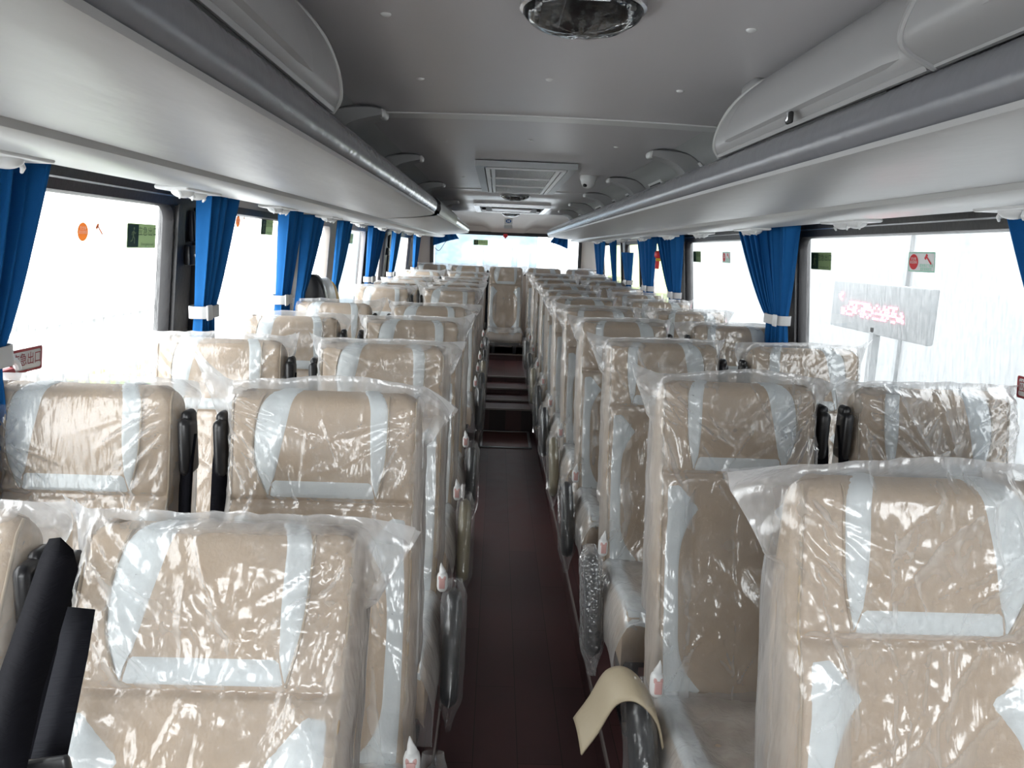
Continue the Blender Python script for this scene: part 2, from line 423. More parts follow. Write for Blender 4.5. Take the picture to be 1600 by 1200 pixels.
def ribbon(B, L_, R_, n=40, across=8, lift=0.0025):
    """band between two polylines of (x, t) on the front of the backrest"""
    def samp(pl, k):
        pl = np.array(pl, float); d = np.r_[0, np.cumsum(np.hypot(*np.diff(pl, axis=0).T))]; u = np.linspace(0, d[-1], k)
        return np.stack([np.interp(u, d, pl[:, 0]), np.interp(u, d, pl[:, 1])], -1)
    a = samp(L_, n); b = samp(R_, n)
    w = np.linspace(0, 1, across+1)
    G = a[:, None]*(1-w)[None, :, None]+b[:, None]*w[None, :, None]
    edge = np.ones_like(w); edge[0] = edge[-1] = -0.4
    TN = np.minimum(G[..., 1], 0); G[..., 1] = np.maximum(G[..., 1], 0)
    off = front_off(G[..., 0], G[..., 1])+lift*edge[None, :]+TN
    off[0] -= lift*1.4; off[-1] -= lift*1.4
    rc = 0.045; k = np.clip((rc-G[..., 1])/rc, 0, 1); X2 = G[..., 0]*(1-(rc*(1-np.sqrt(1-k*k*0.999)))/SW)
    return B.P(X2, G[..., 1]-lift*(TN < 0)*(edge[None, :]), off)

def smooth_line(pl, k=24):
    """Catmull-Rom through points"""
    p = [np.array(q, float) for q in pl]; p = [2*p[0]-p[1]]+p+[2*p[-1]-p[-2]]; out = []
    for i in range(1, len(p)-2):
        for j in range(k):
            t = j/k; a, b, c, d = p[i-1], p[i], p[i+1], p[i+2]
            out.append(0.5*((2*b)+(-a+c)*t+(2*a-5*b+4*c-d)*t*t+(-a+3*b-3*c+d)*t**3))
    out.append(p[-2]); return [tuple(q) for q in out]

CURVED_OUT = [(-.138, -.055)]+smooth_line([(-.138, .0), (-.158, .06), (-.163, .12), (-.153, .17), (-.124, .228)])
CURVED_IN = [(-.070, -.055)]+smooth_line([(-.070, .0), (-.082, .07), (-.098, .14), (-.112, .186)])
STRAIGHT_OUT = [(.150, -.055)]+smooth_line([(.150, .0), (.152, .07), (.147, .15), (.128, .228)])
STRAIGHT_IN = [(.106, -.055)]+smooth_line([(.106, .0), (.109, .07), (.112, .14), (.115, .186)])

def seat_meshes(ang, side):
    """side=+1: the aisle is at +x. returns dict of meshes in seat space"""
    B = Back(ang); s = side; R = {}
    fl = lambda pl: [(x*s, t) for x, t in pl]
    R['backrest'] = back_mesh(B).mesh('backrest', M['beige'], True, 50)
    mb = MB()
    mb.grid(ribbon(B, fl(CURVED_OUT), fl(CURVED_IN)+[(-.12*s, .19)]), 0, flip=(s < 0))
    mb.grid(ribbon(B, fl(STRAIGHT_IN), fl(STRAIGHT_OUT)), 0, flip=(s < 0))
    mb.grid(ribbon(B, [(-.116*s, .187), (.116*s, .187)], [(-.124*s, .2275), (.128*s, .2275)], n=30, across=6), 0, flip=(s > 0))
    R['headrest_trim'] = mb.mesh('headrest_trim', M['pale'], True, 60)
    # side trims: flared at both ends
    def side_trim(q):
        o = smooth_line([(.200*q, .262), (.204*q, .33), (.205*q, .45), (.205*q, .60), (.203*q, .70), (.200*q, .79)], 12)
        i = [(.168*q, .258), (.137*q, .288)]+smooth_line([(.104*q, .320), (.146*q, .375), (.163*q, .44), (.163*q, .58), (.158*q, .66), (.128*q, .73), (.075*q, .785)], 12)
        m2 = MB(); m2.grid(ribbon(B, o, i, n=60, across=8), 0, flip=(q > 0)); return m2.mesh('side_trim', M['pale'], True, 60)
    R['side_trim'] = [side_trim(1), side_trim(-1)]
    # piping along the edges and beside the head trim
    mb = MB()
    for q in (-1, 1):
        pts = [B.P(q*(SW-.010)*(1-0.0), t, front_off(q*(SW-.010), t)+0.002) for t in np.linspace(0.012, .80, 36)]
        mb.tube(pts, 0.0032, 6)
    for pl in (fl(CURVED_OUT), fl(STRAIGHT_OUT)):
        pts = [B.P(x, t, front_off(x, t)+0.002) for x, t in pl[::4] if t > .002]
        mb.tube(pts, 0.0024, 6)
    R['piping'] = mb.mesh('piping', M['piping'])
    # cushion
    mb = MB(); Cw = 0.226; rows = []
    ys = np.array([0.03, -.02, -.08, -.16, -.24, -.32, -.38, -.42, -.447, -.462, -.468, -.466, -.455, -.43])
    zt = np.array([.440, .442, .443, .445, .452, .460, .463, .459, .449, .430, .400, .360, .330, .318])
    th = np.linspace(-1, 1, 25)
    for y, z in zip(ys, zt):
        x = th*Cw; zz = z+0.016*smooth01((np.abs(th)-.5)/.25)*(1 if z > .43 else 0)-0.03*np.clip((np.abs(th)-.88)/.12, 0, 1)**2
        rows.append(np.stack([x, np.full_like(x, y), zz], -1))
    rows = np.array(rows); mb.grid(rows, 0, flip=True)
    for c_, f_ in ((0, False), (-1, True)):
        low = rows[:, c_].copy(); low[:, 2] = np.minimum(low[:, 2], .318)
        mb.grid(np.stack([rows[:, c_], low]), 0, flip=f_)
    mb.box((0, -.20, .322), (.218, .235, .006))
    R['seat_cushion'] = mb.mesh('seat_cushion', M['beige'], True, 55)
    def cz(x, y):
        z = np.interp(-y, -ys[:11], zt[:11]); a = abs(x)/Cw
        return z+0.016*float(smooth01((a-.5)/.25))-0.03*max(0, (a-.88)/.12)**2
    ct = []
    for q in (1, -1):
        mb = MB(); G = []
        for y in np.linspace(0.0, -.462, 22):
            inner = .150 if y > -.25 else .150-.075*((-.25-y)/.21)**1.5
            G.append([(q*x, y, cz(x, y)+.0025) for x in np.linspace(inner, .214, 7)])
        mb.grid(np.array(G), 0, flip=(q < 0)); ct.append(mb.mesh('cushion_trim', M['pale']))
    R['cushion_trim'] = ct
    # base frame
    mb = MB(); mb.box((0, -.20, .297), (.20, .20, .018)); mb.box((0, .02, .30), (.20, .03, .05))
    R['base_frame'] = mb.mesh('base_frame', M['black_metal'], False)
    mb = MB(); mb.box((0, 0, .14), (.022, .10, .14)); mb.box((0, 0, .006), (.03, .16, .006)); R['leg'] = mb.mesh('leg', M['black_metal'], False)
    # cushion film
    mb = MB(); G = []; rs = np.random.RandomState(5)
    uu = np.linspace(-1, 1, 49)
    for y in np.linspace(0.005, -.475, 34):
        row = []
        for u in uu:
            if abs(u) < .8:
                x = u/.8*.228; z = cz(min(abs(x), .226), max(y, -.46))+.007
            else:
                k = (abs(u)-.8)/.2; x = math.copysign(.230+.012*math.sin(k*PI)+.02*k, u); z = cz(.226, max(y, -.46))+.005-k*.15
            row.append((x, y, z))
        G.append(row)
    G = np.array(G)
    U, V = np.meshgrid(np.arange(49)/6., np.arange(34)/5.)
    G[..., 2] += 0.010*ridged(U*.7+V*.5, V*.8-U*.3, 11, 3)+0.005*ridged(U*2, V*2, 12, 2)
    mb.grid(G, 0, flip=True)
    fr = G[-1]; lo = fr.copy(); lo[:, 2] = .27; lo[:, 1] -= .012; mb.grid(np.stack([fr, (fr+lo)/2+np.array([0, -.008, 0]), lo]), 0, flip=True)
    R['cushion_film'] = mb.mesh('cushion_film', M['film'])
    return R

def film_mesh(ang, seed, hi=1.0, ear=(.07, .07), droop=(0., 0.), lift=0.0):
    """a plastic bag pulled over the backrest: two sheets joined at a top seam with pointed corners"""
    B = Back(ang); rs = np.random.RandomState(seed)
    nu, nv = int(110*hi), int(130*hi)
    u = np.linspace(-1, 1, nu); w = np.linspace(0, 1, nv)
    # denser rows near the top
    tv = -0.008+(BL-0.035+0.008)*(0.75*w+0.25*w**2)
    U, T = np.meshgrid(u, tv)
    def edge(q):   # ear width at a side, function of t
        e, d = (ear[1], droop[1]) if q > 0 else (ear[0], droop[0])
        tt = T-0.0
        len_ = 0.10+e*0.7
        return e*np.clip(1-(tt+.012)/len_, 0, 1)**1.25+0.004+0.006*vnoise(T*18+q*7, T*0+3.3, seed+9)
    E = np.where(U > 0, edge(1), edge(-1)); s = np.sign(U); a = np.abs(U)
    Dr = np.where(U > 0, droop[1], droop[0])
    inner = a < 0.8
    k = np.clip((a-0.8)/0.2, 0, 1)
    X = np.where(inner, s*SW*(a/0.8), s*(SW+.004+(E)*k**1.0+0.006*np.sin(k*PI)))
    topmix = smooth01(1-(T+0.012)/0.035)          # 1 at the seam
    fo = front_off(np.clip(X, -SW, SW), np.maximum(T, 0))
    mid = -0.055
    back = fo*0-0.118
    # raised, wavy top seam
    seam = lift*np.exp(-((U-0.1)/0.6)**2)+0.006*vnoise(U*4+seed, U*0+1.5, seed+3)+0.006*vnoise(U*11, U*0+.5, seed+4)
    ears_up = (0.016*k)*(1)*(E > .02)-Dr*k
    Tf = T-topmix*(seam+ears_up*1.2)-(ears_up*(1-topmix))*np.exp(-np.maximum(T, 0)/.08)*k
    # wrinkles: creases between random points, mostly fanning out of the corners
    def creases(n, seed2, h0):
        r = np.random.RandomState(seed2); H = np.zeros_like(X)
        for _ in range(n):
            if r.rand() < .55:
                q = r.choice([-1, 1]); p0 = np.array([q*(SW+.01), r.uniform(-.01, .10)]); an = r.uniform(.15, 1.4)
                d = np.array([-q*math.cos(an), math.sin(an)])
                p0 = p0+d*r.uniform(0, .05)
            else:
                p0 = np.array([r.uniform(-SW, SW), r.uniform(-.02, .7)]); an = r.uniform(-.9, .9)+PI/2; d = np.array([math.cos(an), math.sin(an)])
            ln = r.uniform(.06, .34); wd = r.uniform(.002, .006); hgt = r.uniform(.4, 1)*h0
            dx = X-p0[0]; dt = T-p0[1]; al = dx*d[0]+dt*d[1]; pr = -dx*d[1]+dt*d[0]
            pr = pr+0.02*np.sin(al*r.uniform(6, 18)+r.rand()*6)*r.rand()
            H += hgt*np.exp(-np.abs(pr)/wd)*smooth01(al/.02)*smooth01((ln-al)/(ln*.6))
        return H
    Wf = 0.004+creases(int(84), seed*7+1, 0.0095)
    ra = np.random.RandomState(seed+77).uniform(-1.1, 1.1); xr = X*math.cos(ra)+T*math.sin(ra); tr_ = -X*math.sin(ra)+T*math.cos(ra)
    msk = smooth01((vnoise(X*6+9, T*6+seed*1.3, seed+31)-.42)/.25)
    Wf += 0.0055*ridged(xr*3+seed, tr_*14+.8*vnoise(X*6, T*6, seed), seed+1, 4)+0.0035*msk*ridged(xr*14+T*5, tr_*34-X*9, seed+2, 3)+0.002*msk*ridged(X*60, T*52, seed+5, 2)
    Wf += 0.006*ridged(X*32+seed, T*3, seed+41, 3)*np.exp(-np.maximum(T, 0)/.035)*vnoise(X*5, T*0+2.2, seed+42)
    # loose places: film stands off the pad
    loose = 0.022*smooth01((vnoise(X*5+3, T*5+seed, seed+6)-.5)/.4)
    off_f = np.where(inner, fo+Wf+loose*(1-topmix), (1-k)*(fo+Wf)+k*mid)
    off_f = off_f*(1-topmix)+(mid*(0.25)+Wf*0.6)*topmix*1.0+topmix*0.0
    off_f = np.where(k > 0, off_f*(1-k)+mid*k, off_f)
    off_f = off_f+np.where(k > 0, .012*(vnoise(X*30, T*30, seed+8)-.5)*smooth01(k*2), 0)
    # the side part wraps round the pad where there is no ear
    ns = E < .02
    Xs = np.where((k > 0) & ns, s*(SW+.006+.010*np.sin(k*PI)*vnoise(T*20, U*3, seed+12)), X)
    Pf = B.P(Xs, Tf, off_f)
    mb = MB(); mb.grid(Pf, 0)
    # back sheet, coarser
    st = 2
    ub, tb = U[::st, ::st], T[::st, ::st]
    Xb = Xs[::st, ::st]; kb = k[::st, ::st]; tm = topmix[::st, ::st]
    rb = np.where(kb > 0, 1-kb, 1)
    base = Pf[::st, ::st]
    offb = -0.122+0.038*(1-smooth01(tb/.22))-0.008*ridged(Xb*12, tb*10, seed+20, 2)
    offb = offb*rb+mid*(1-rb)
    offb = offb*(1-tm)+mid*0.25*tm
    Pb = B.P(Xb, Tf[::st, ::st], offb)
    keep = int(Pb.shape[0]*0.8)
    mb.grid(Pb[:keep], 0, flip=True)
    return mb.mesh('plastic_cover', M['film'])

def belt_mesh(ang, side):
    """shoulder guide and strap on the inner side of the seat"""
    B = Back(ang); q = -side; x = q*(SW+.021)
    g = MB(); c = B.P(x, .125, -.03); g.rbox(tuple(c), (.015, .030, .062), .014, n=4)
    c2 = B.P(x, .06+.01, -.03); g.rbox(tuple(c2), (.013, .022, .022), .012, n=4)
    s = MB(); rows = []
    for t, o, dx in ((.10, -.010, 0), (.16, .004, .002), (.3, .012, .004), (.5, .016, .006), (.70, .020, .008), (.80, .022, .010)):
        wd = .032
        rows.append([B.P(x-wd*.5*q, t, o-.03), B.P(x+wd*.5*q, t, o-.015), B.P(x+wd*.5*q+.003*q, t, o-.022), B.P(x-wd*.5*q, t, o-.036)])
    s.grid(np.array(rows), 0, cv=True)
    return g.mesh('belt_guide', M['black_plastic']), s.mesh('strap', M['webbing'])
def buckle_mesh(side):
    mb = MB(); mb.rbox((-side*(SW+.028), -.12, .475), (.014, .022, .045), .010, n=3); return mb.mesh('buckle', M['black_plastic'])

def armrest_mesh(side, kind):
    """padded armrest hanging at the aisle side of the hinge"""
    q = side; x0 = q*(SW+.038); mb = MB()
    n = 22; m_ = 20; G = []
    for i in range(n):
        t = i/(n-1)
        y = -.06-.20*t-.04*math.sin(t*PI); z = .510-.28*t
        ln = .056*(1+.12*math.sin(t*7)) if kind != 'khaki' else .050
        e = math.sqrt(max(0.0, 1-(2*t-1)**8))*0.97+0.03
        d = Vector((0, -.20, -.30)).normalized(); nrm = Vector((0, -d.z, d.y))
        ring = []
        for k in range(m_):
            a = 2*PI*k/m_; ca, sa = math.cos(a), math.sin(a)
            ca = math.copysign(abs(ca)**.75, ca); sa = math.copysign(abs(sa)**.75, sa)
            p = Vector((x0, y, z))+nrm*(ln*e*ca)+Vector((q*.030*e*sa, 0, 0)); ring.append(tuple(p))
        G.append(ring)
    mb.grid(np.array(G), 0, cv=True, flip=(q > 0))
    mb.f.append(tuple(range(m_))); mb.m.append(0); L0 = (n-1)*m_; mb.f.append(tuple(range(L0, L0+m_))[::-1]); mb.m.append(0)
    return mb.mesh('armrest', M['armrest_grey'] if kind != 'khaki' else M['armrest_khaki'], True, 60)
def armbag_mesh(side, kind, seed):
    q = side; x0 = q*(SW+.040); n, m_ = 46, 40; G = []
    for i in range(n):
        t = i/(n-1)
        y = -.06-.20*t-.04*math.sin(t*PI); z = .535-.37*t
        d = Vector((0, -.20, -.36)).normalized(); nrm = Vector((0, -d.z, d.y)); ring = []
        flat = smooth01(np.array((t-.72)/.28))
        for k in range(m_):
            a = 2*PI*k/m_
            rr = 1+0.10*(vnoise(np.array([a*3.0+seed]), np.array([t*16.]), seed)[0]-.3)+.05*ridged(np.array([a*8.]), np.array([t*30.]), seed+1)[0]
            e = .55+.45*float(smooth01(np.array(t/.12)))
            p = Vector((x0, y, z))+nrm*((.072+.02*float(flat))*rr*e*math.cos(a))+Vector((q*(.042*(1-.8*float(flat)))*rr*e*math.sin(a), 0, 0)); ring.append(tuple(p))
        G.append(ring)
    mb = MB(); mb.grid(np.array(G), 0, cv=True, flip=(q > 0))
    return mb.mesh('bubble_wrap' if kind == 'bubble' else 'armrest_bag', M['bubble'] if kind == 'bubble' else M['film_clear'])
def lever_mesh(side):
    q = side; mb = MB(); x = q*(SW+.022)
    mb.rbox((x, -.125, .555), (.018, .018, .031), .016, n=4); mb.tube([(x, -.125, .585), (x-q*.004, -.125, .602), (x-q*.006, -.12, .612)], [.012, .006, .001], 8)
    n2 = MB(); n2.rbox((x, -.1435, .556), (.010, .003, .016), .003, n=3); n2.rbox((x, -.130, .570), (.013, .012, .009), .006, n=3)
    return mb.mesh('recline_lever', M['white_plastic']), n2.mesh('pink_sleeve', M['pink'])

cache = {}
def get(key, fn):
    if key not in cache: cache[key] = fn()
    return cache[key]

def make_seat(loc, side, label, group, ang=9.5, film=None, hi=0.6, aisle=True, arm='grey', belt=True, cushion=True, seed=0, width=.89, bench=False):
    r = empty('bus_seat', loc); r.scale = (width, 1, 1); tag(r, label, 'seat', group)
    S = get(('seat', ang, side), lambda: seat_meshes(ang, side))
    def L(name, me, p=r): return link(name, me, p)
    bk = L('backrest', S['backrest'])
    L('headrest_trim', S['headrest_trim'], bk)
    for m_ in S['side_trim']: L('side_trim', m_, bk)
    L('piping', S['piping'], bk)
    cu = L('seat_cushion', S['seat_cushion'])
    for m_ in S['cushion_trim']: L('cushion_trim', m_, cu)
    L('cushion_film', S['cushion_film'])
    L('base_frame', S['base_frame'])
    for dx in (-.14, .14):
        l = L('leg', S['leg']); l.location = (dx, -.18, 0)
    key = film if film else ('pool', seed % 5, side, ang)
    def mk():
        if film: return film_mesh(ang, *film)
        rr = random.Random(seed % 5*31+side*7)
        # longer ear on the aisle side
        e1, e2 = rr.uniform(.05, .10), rr.uniform(.02, .06)
        ear = (e2, e1) if side > 0 else (e1, e2)
        return film_mesh(ang, 40+seed % 5*3+(1 if side > 0 else 0), 0.55, ear, (rr.uniform(-.01, .03), rr.uniform(-.01, .03)), rr.uniform(0, .012))
    L('plastic_cover', get(key, mk))
    if belt:
        bs = side if aisle or bench else -side
        g, s_ = get(('belt', ang, bs), lambda: belt_mesh(ang, bs))
        b = L('seat_belt', s_); L('belt_guide', g, b); L('buckle', get(('buckle', bs), lambda: buckle_mesh(bs)), b)
    if aisle:
        a = L('armrest', get(('arm', side, arm), lambda: armrest_mesh(side, arm))); a.location.x = side*.022
        L('bubble_wrap' if arm == 'bubble' else 'armrest_bag', get(('bag', side, arm, seed % 3), lambda: armbag_mesh(side, arm, 70+seed % 3)), a)
        m1, m2 = get(('lever', side), lambda: lever_mesh(side))
        lv = L('recline_lever', m1); L('pink_sleeve', m2, lv)
    return r

# ------------------------------------------------------------------ the shell: floor, platforms, walls, ceiling
Y0, Y1 = -1.9, 10.25
mb = MB()
mb.box((0, (Y0+6.92)/2, -.02), (.30, (6.92-Y0)/2, .02))
tag(build('floor', mb, M['floor'], smooth=False), kind='structure')
# raised platforms under the seats
for s, nm in ((-1, 'left'), (1, 'right')):
    mb = MB()
    segs = [(0.05, 4.30), (5.25, Y1)] if s < 0 else [(0.05, Y1)]
    for a, b in segs:
        mb.box((s*.775, (a+b)/2, .075), (.505, (b-a)/2, .075))
    if s < 0: mb.box((-.775, 4.78, -.12), (.505, .475, .02))
    mb.box((s*.775, -.95, .0), (.505, 1.0, .01))
    tag(build('floor', mb, M['floor'], smooth=False), kind='structure')
    mb = MB()
    for a, b in segs: mb.box((s*.268, (a+b)/2, .135), (.004, (b-a)/2, .012))
    tag(build('trim_1' if s < 0 else 'trim_2', mb, M['tread'], smooth=False), kind='structure')

# steps at the back of the aisle
st = empty('aisle_steps', (0, 6.92, 0)); st['kind'] = 'structure'
zs = [(6.92, 7.25, .215), (7.25, 7.60, .232), (7.60, 8.0, .285), (8.0, 9.25, .338), (9.25, 10.2, .41)]
for i, (a, b, z) in enumerate(zs):
    mb = MB(); mb.box((0, (a+b)/2-6.92, z/2), (.262, (b-a)/2, z/2)); build('step', mb, M['floor'], st, smooth=False)
    mb = MB(); mb.rbox((0, a-6.92-.002, z-.002), (.255, .012, .010), .006); build('step_nosing', mb, M['tread'], st)
# hatch in the floor in front of the steps
hb = empty('floor_hatch', (0, 6.6, 0)); tag(hb, 'flat hatch with grey rim in the red aisle floor before the steps', 'hatch')
mb = MB(); mb.box((0, 0, .004), (.20, .26, .004)); build('lid', mb, mat('hatch_lid_vinyl', (0.12, 0.04, 0.035), 0.5), hb, smooth=False)
mb = MB()
for c, h_ in (((-.215, 0, .006), (.013, .30, .006)), ((.215, 0, .006), (.013, .30, .006)), ((0, -.29, .006), (.225, .013, .006)), ((0, .29, .006), (.225, .013, .006))): mb.rbox(c, h_, .005)
build('rim', mb, M['grille_frame'], hb)

ZW0, ZW1 = 0.92, 1.79
def wall(side, opens):
    mb = MB(); zt = 2.16
    def quad(y0, y1, z0, z1, mi):
        zsamp = [z0, z1]; n = len(mb.v)
        for t in (0, .035):
            for y in (y0, y1):
                for z in zsamp: mb.v.append((side*(wx(z)+t), y, z))
        i = n; f = [(i, i+1, i+3, i+2), (i+4, i+6, i+7, i+5), (i, i+2, i+6, i+4), (i+1, i+5, i+7, i+3), (i, i+4, i+5, i+1), (i+2, i+3, i+7, i+6)]
        mb.f += f; mb.m += [mi]*6
    quad(Y0, Y1, -.05, ZW0, 1); quad(Y0, Y1, ZW1, zt, 0)
    ys = [Y0]+[q for o in opens for q in o]+[Y1]
    for i in range(0, len(ys), 2):
        a, b = ys[i], ys[i+1]
        dark = (b-a) < .35
        quad(a, b, ZW0, ZW1, 2 if dark and not (side < 0 and a > 4.9 and a < 6) else 0)
    return mb
o = build('wall_left', wall(-1, LEFT_OPEN), [M['pillar_beige'], M['wall'], M['frame']], smooth=False); tag(o, kind='structure')
o = build('wall_right', wall(1, RIGHT_OPEN), [M['pillar_beige'], M['wall'], M['frame']], smooth=False); tag(o, kind='structure')

def window(idx, side, y0, y1, glass, beige=False, fw=.03):
    w = empty('window_%d' % idx, (0, 0, 0)); w['kind'] = 'structure'
    mb = MB(); x = lambda z, d: side*(wx(z)-d)
    # frame: rounded ring
    def ring(inset, d, n=6):
        pts = []; r = .05; a0, a1, b0, b1 = y0+inset, y1-inset, ZW0+inset, ZW1-inset
        for cy, cz_, st_ in ((a1-r, b1-r, 0), (a0+r, b1-r, 1), (a0+r, b0+r, 2), (a1-r, b0+r, 3)):
            for k in range(n+1):
                an = (st_+k/n)*PI/2; pts.append((cy+r*math.cos(an), cz_+r*math.sin(an)))
        return [(x(z, d), y, z) for y, z in pts]
    G = np.array([ring(-.022, .0), ring(-.022, .014), ring(0.006, .018), ring(.012, .006), ring(.012, -.015)])
    mb.grid(G, 0, cv=True, flip=(side > 0))
    build('window_frame', mb, M['frame'] if not beige else M['pillar_beige'], w)
    # seal line and glass
    mb = MB(); R_ = ring(.008, -.018); mb.add(R_, [tuple(range(len(R_)))])
    build('glass_pane', mb, glass, w, smooth=False)
    return w
k = 1
for i, (a, b) in enumerate(LEFT_OPEN): window(k, -1, a, b, M['glass_left'], beige=i in (2, 3)); k += 1
for i, (a, b) in enumerate(RIGHT_OPEN): window(k, 1, a, b, M['glass_right'], beige=False); k += 1

# dark frame band over the side windows with a thin bright seam
bi = 3
for s, spans in ((-1, [(0.1, 2.85), (6.9, 9.6)]), (1, [(0.1, 5.72)])):
    mb = MB()
    for a, b in spans:
        mb.add([(s*(wx(1.785)-.02), a, 1.785), (s*(wx(1.785)-.02), b, 1.785), (s*(wx(1.87)-.03), b, 1.87), (s*(wx(1.87)-.03), a, 1.87)], [(0, 1, 2, 3)])
    o = build('trim_%d' % bi, mb, M['frame'], smooth=False); solid(o, .01); tag(o, kind='structure'); bi += 1
    mb = MB()
    for a, b in spans: mb.box((s*(wx(1.81)-.030), (a+b)/2, 1.812), (.003, (b-a)/2, .0025))
    o = build('trim_%d' % bi, mb, M['metal'], smooth=False); tag(o, kind='structure'); bi += 1

# black pillars with latch, and door frame ribs
def pillar(s, y0, y1, label):
    p = empty('window_pillar', (s*wx(1.4), (y0+y1)/2, .95)); tag(p, label, 'pillar')
    cy = (y0+y1)/2; hw = (y1-y0)/2
    mb = MB()
    for dy, w_, d in ((-hw*.72, hw*.24, .03), (0, hw*.34, .018), (hw*.72, hw*.24, .03)):
        vs = []
        for z in (.0, .84):
            x = s*(wx(z+.95)-wx(1.4)); vs += [(x-s*d, dy-w_, z), (x-s*d, dy+w_, z), (x+s*.01, dy+w_, z), (x+s*.01, dy-w_, z)]
        mb.add(vs, [(0, 1, 5, 4), (1, 2, 6, 5), (2, 3, 7, 6), (3, 0, 4, 7), (4, 5, 6, 7), (3, 2, 1, 0)])
    build('pillar_cover', mb, M['frame'], p, smooth=False)
    mb = MB(); z = 1.62-.95; x = s*(wx(1.62)-wx(1.4)-.034); mb.rbox((x, 0, z), (.012, hw*.36, .035), .006); l = build('latch', mb, M['black_plastic'], p)
    mb = MB(); mb.rbox((x-s*.014, 0, z), (.004, .008, .008), .003, n=3); build('lock_barrel', mb, M['metal'], l)
    mb = MB(); mb.rbox((x, hw*.1, z+.10), (.010, .012, .055), .006); build('release_handle', mb, M['black_metal'], p)
    return p
pillar(-1, 2.60, 2.84, 'black window pillar with lock behind the nearest big window on the left')
pillar(-1, 7.38, 7.76, 'black window pillar with lock far back on the left side')
pillar(1, 3.37, 3.66, 'black window pillar with round lock beside the frosted window with the red sign')
pillar(1, 5.42, 5.70, 'black window pillar with lock between the second and third right windows')

# ceiling: gentle arch, two panels with a joint strip
def ceil_z(x):
    a = abs(x)
    return 2.135-0.010*(a/.6)**2-0.17*max(0, (a-.62)/.55)**2
def ceil(name, y0, y1, m_, ny=8):
    mb = MB(); xs = np.linspace(-1.16, 1.16, 49)
    G = np.array([[(x, y, ceil_z(x)) for x in xs] for y in np.linspace(y0, y1, ny)])
    mb.grid(G, 0); o = build(name, mb, m_, sharp=None); o['kind'] = 'structure'; return o
ceil('ceiling', Y0, 2.745, M['ceiling'])
ceil('ceiling', 2.745, 5.95, M['ceiling'])
# rear ceiling with shallow cross ribs
mb = MB(); xs = np.linspace(-1.16, 1.16, 49); G = []
for y in np.linspace(5.95, 9.35, 90):
    rib = 0.030*smooth01(np.array((math.sin((y-5.95)*2*PI/1.15-1.2))*.5+.5)).item()
    G.append([(x, y, ceil_z(x)-rib*(1-min(1, (abs(x)/.75)**6))-.004) for x in xs])
mb.grid(np.array(G), 0); o = build('ceiling', mb, M['ceiling_rear'], sharp=None); o['kind'] = 'structure'
mb = MB(); G = np.array([[(x, y, ceil_z(x)-dz) for x in np.linspace(-.72, .72, 31)] for y, dz in ((2.690, .001), (2.695, .005), (2.790, .005), (2.795, .001))]); mb.grid(G, 0)
tag(build('trim_7', mb, M['white_plastic']), kind='structure')
mb = MB(); G = np.array([[(x, y, ceil_z(x)-dz) for x in np.linspace(-.72, .72, 31)] for y, dz in ((5.92, .001), (5.925, .006), (5.965, .006), (5.97, .001))]); mb.grid(G, 0)
tag(build('trim_8', mb, M['ceiling_rear']), kind='structure')
# outer roof skin keeps the daylight out
mb = MB(); mb.box((0, (Y0+Y1)/2, 2.24), (1.27, (Y1-Y0)/2, .02)); tag(build('roof', mb, M['dark'], smooth=False), kind='structure')

# front end behind the camera: bulkhead with the windscreen opening
mb = MB()
mb.box((0, Y0, .42), (1.3, .03, .50)); mb.box((0, Y0, 2.12), (1.3, .03, .12))
for s in (-1, 1): mb.box((s*1.24, Y0, 1.45), (.06, .03, .56))
tag(build('wall_front', mb, M['wall'], smooth=False), kind='structure')
mb = MB(); mb.box((0, Y0-.02, 1.46), (1.2, .004, .55)); w = build('window_20', mb, glass_mat('windscreen_glass', 0.02, (.95, .96, .96), .02), smooth=False); w['kind'] = 'structure'

# rear wall with the wide rounded window
YR = 10.2
mb = MB(); n = 10
def rr_(x0, x1, z0, z1, r, n=10):
    pts = []
    for cx, cz_, st_ in ((x1-r, z1-r, 0), (x0+r, z1-r, 1), (x0+r, z0+r, 2), (x1-r, z0+r, 3)):
        for k_ in range(n+1):
            an = (st_+k_/n)*PI/2; pts.append((cx+r*math.cos(an), cz_+r*math.sin(an)))
    return pts
inner = rr_(-1.01, .985, 1.36, 1.90, .09)
outer = []
for (x, z) in inner:
    cx, cz_ = x, z
    dx, dz = (x-0), (z-1.63); t_ = min((1.32)/abs(dx) if dx else 9e9, ((2.2-1.63) if dz > 0 else (1.63-.0))/abs(dz) if dz else 9e9)
    outer.append((dx*t_, 1.63+dz*t_))
G = np.array([[(x, YR, z) for x, z in outer], [(x, YR, z) for x, z in inner], [(x, YR+.05, z) for x, z in inner]])
mb.grid(G, 0, cv=True)
mb.box((0, YR+.04, .66), (1.32, .035, .695)); mb.box((0, YR+.04, 2.08), (1.32, .035, .17))
for s in (-1, 1): mb.box((s*1.17-.012, YR+.04, 1.63), (.14, .035, .40))
o = build('wall_back', mb, M['pillar_beige'], sharp=30); o['kind'] = 'structure'
w = empty('window_12', (0, YR, 0)); w['kind'] = 'structure'
mb = MB(); a_ = rr_(-1.0, .975, 1.37, 1.89, .085); b_ = rr_(-.975, .95, 1.395, 1.865, .07)
a2 = [(x-.005, z) for x, z in rr_(-1.02, .995, 1.35, 1.91, .09)]
mb.grid(np.array([[(x, -.004, z) for x, z in a2], [(x, -.012, z) for x, z in a_], [(x, -.004, z) for x, z in b_], [(x, .045, z) for x, z in b_]]), 0, cv=True)
build('window_frame', mb, M['frame'], w)
mb = MB(); R_ = [(x, .046, z) for x, z in rr_(-1.0, .975, 1.37, 1.89, .08)]; mb.add(R_, [tuple(range(len(R_)))]); build('glass_pane', mb, M['glass_rear'], w, smooth=False)
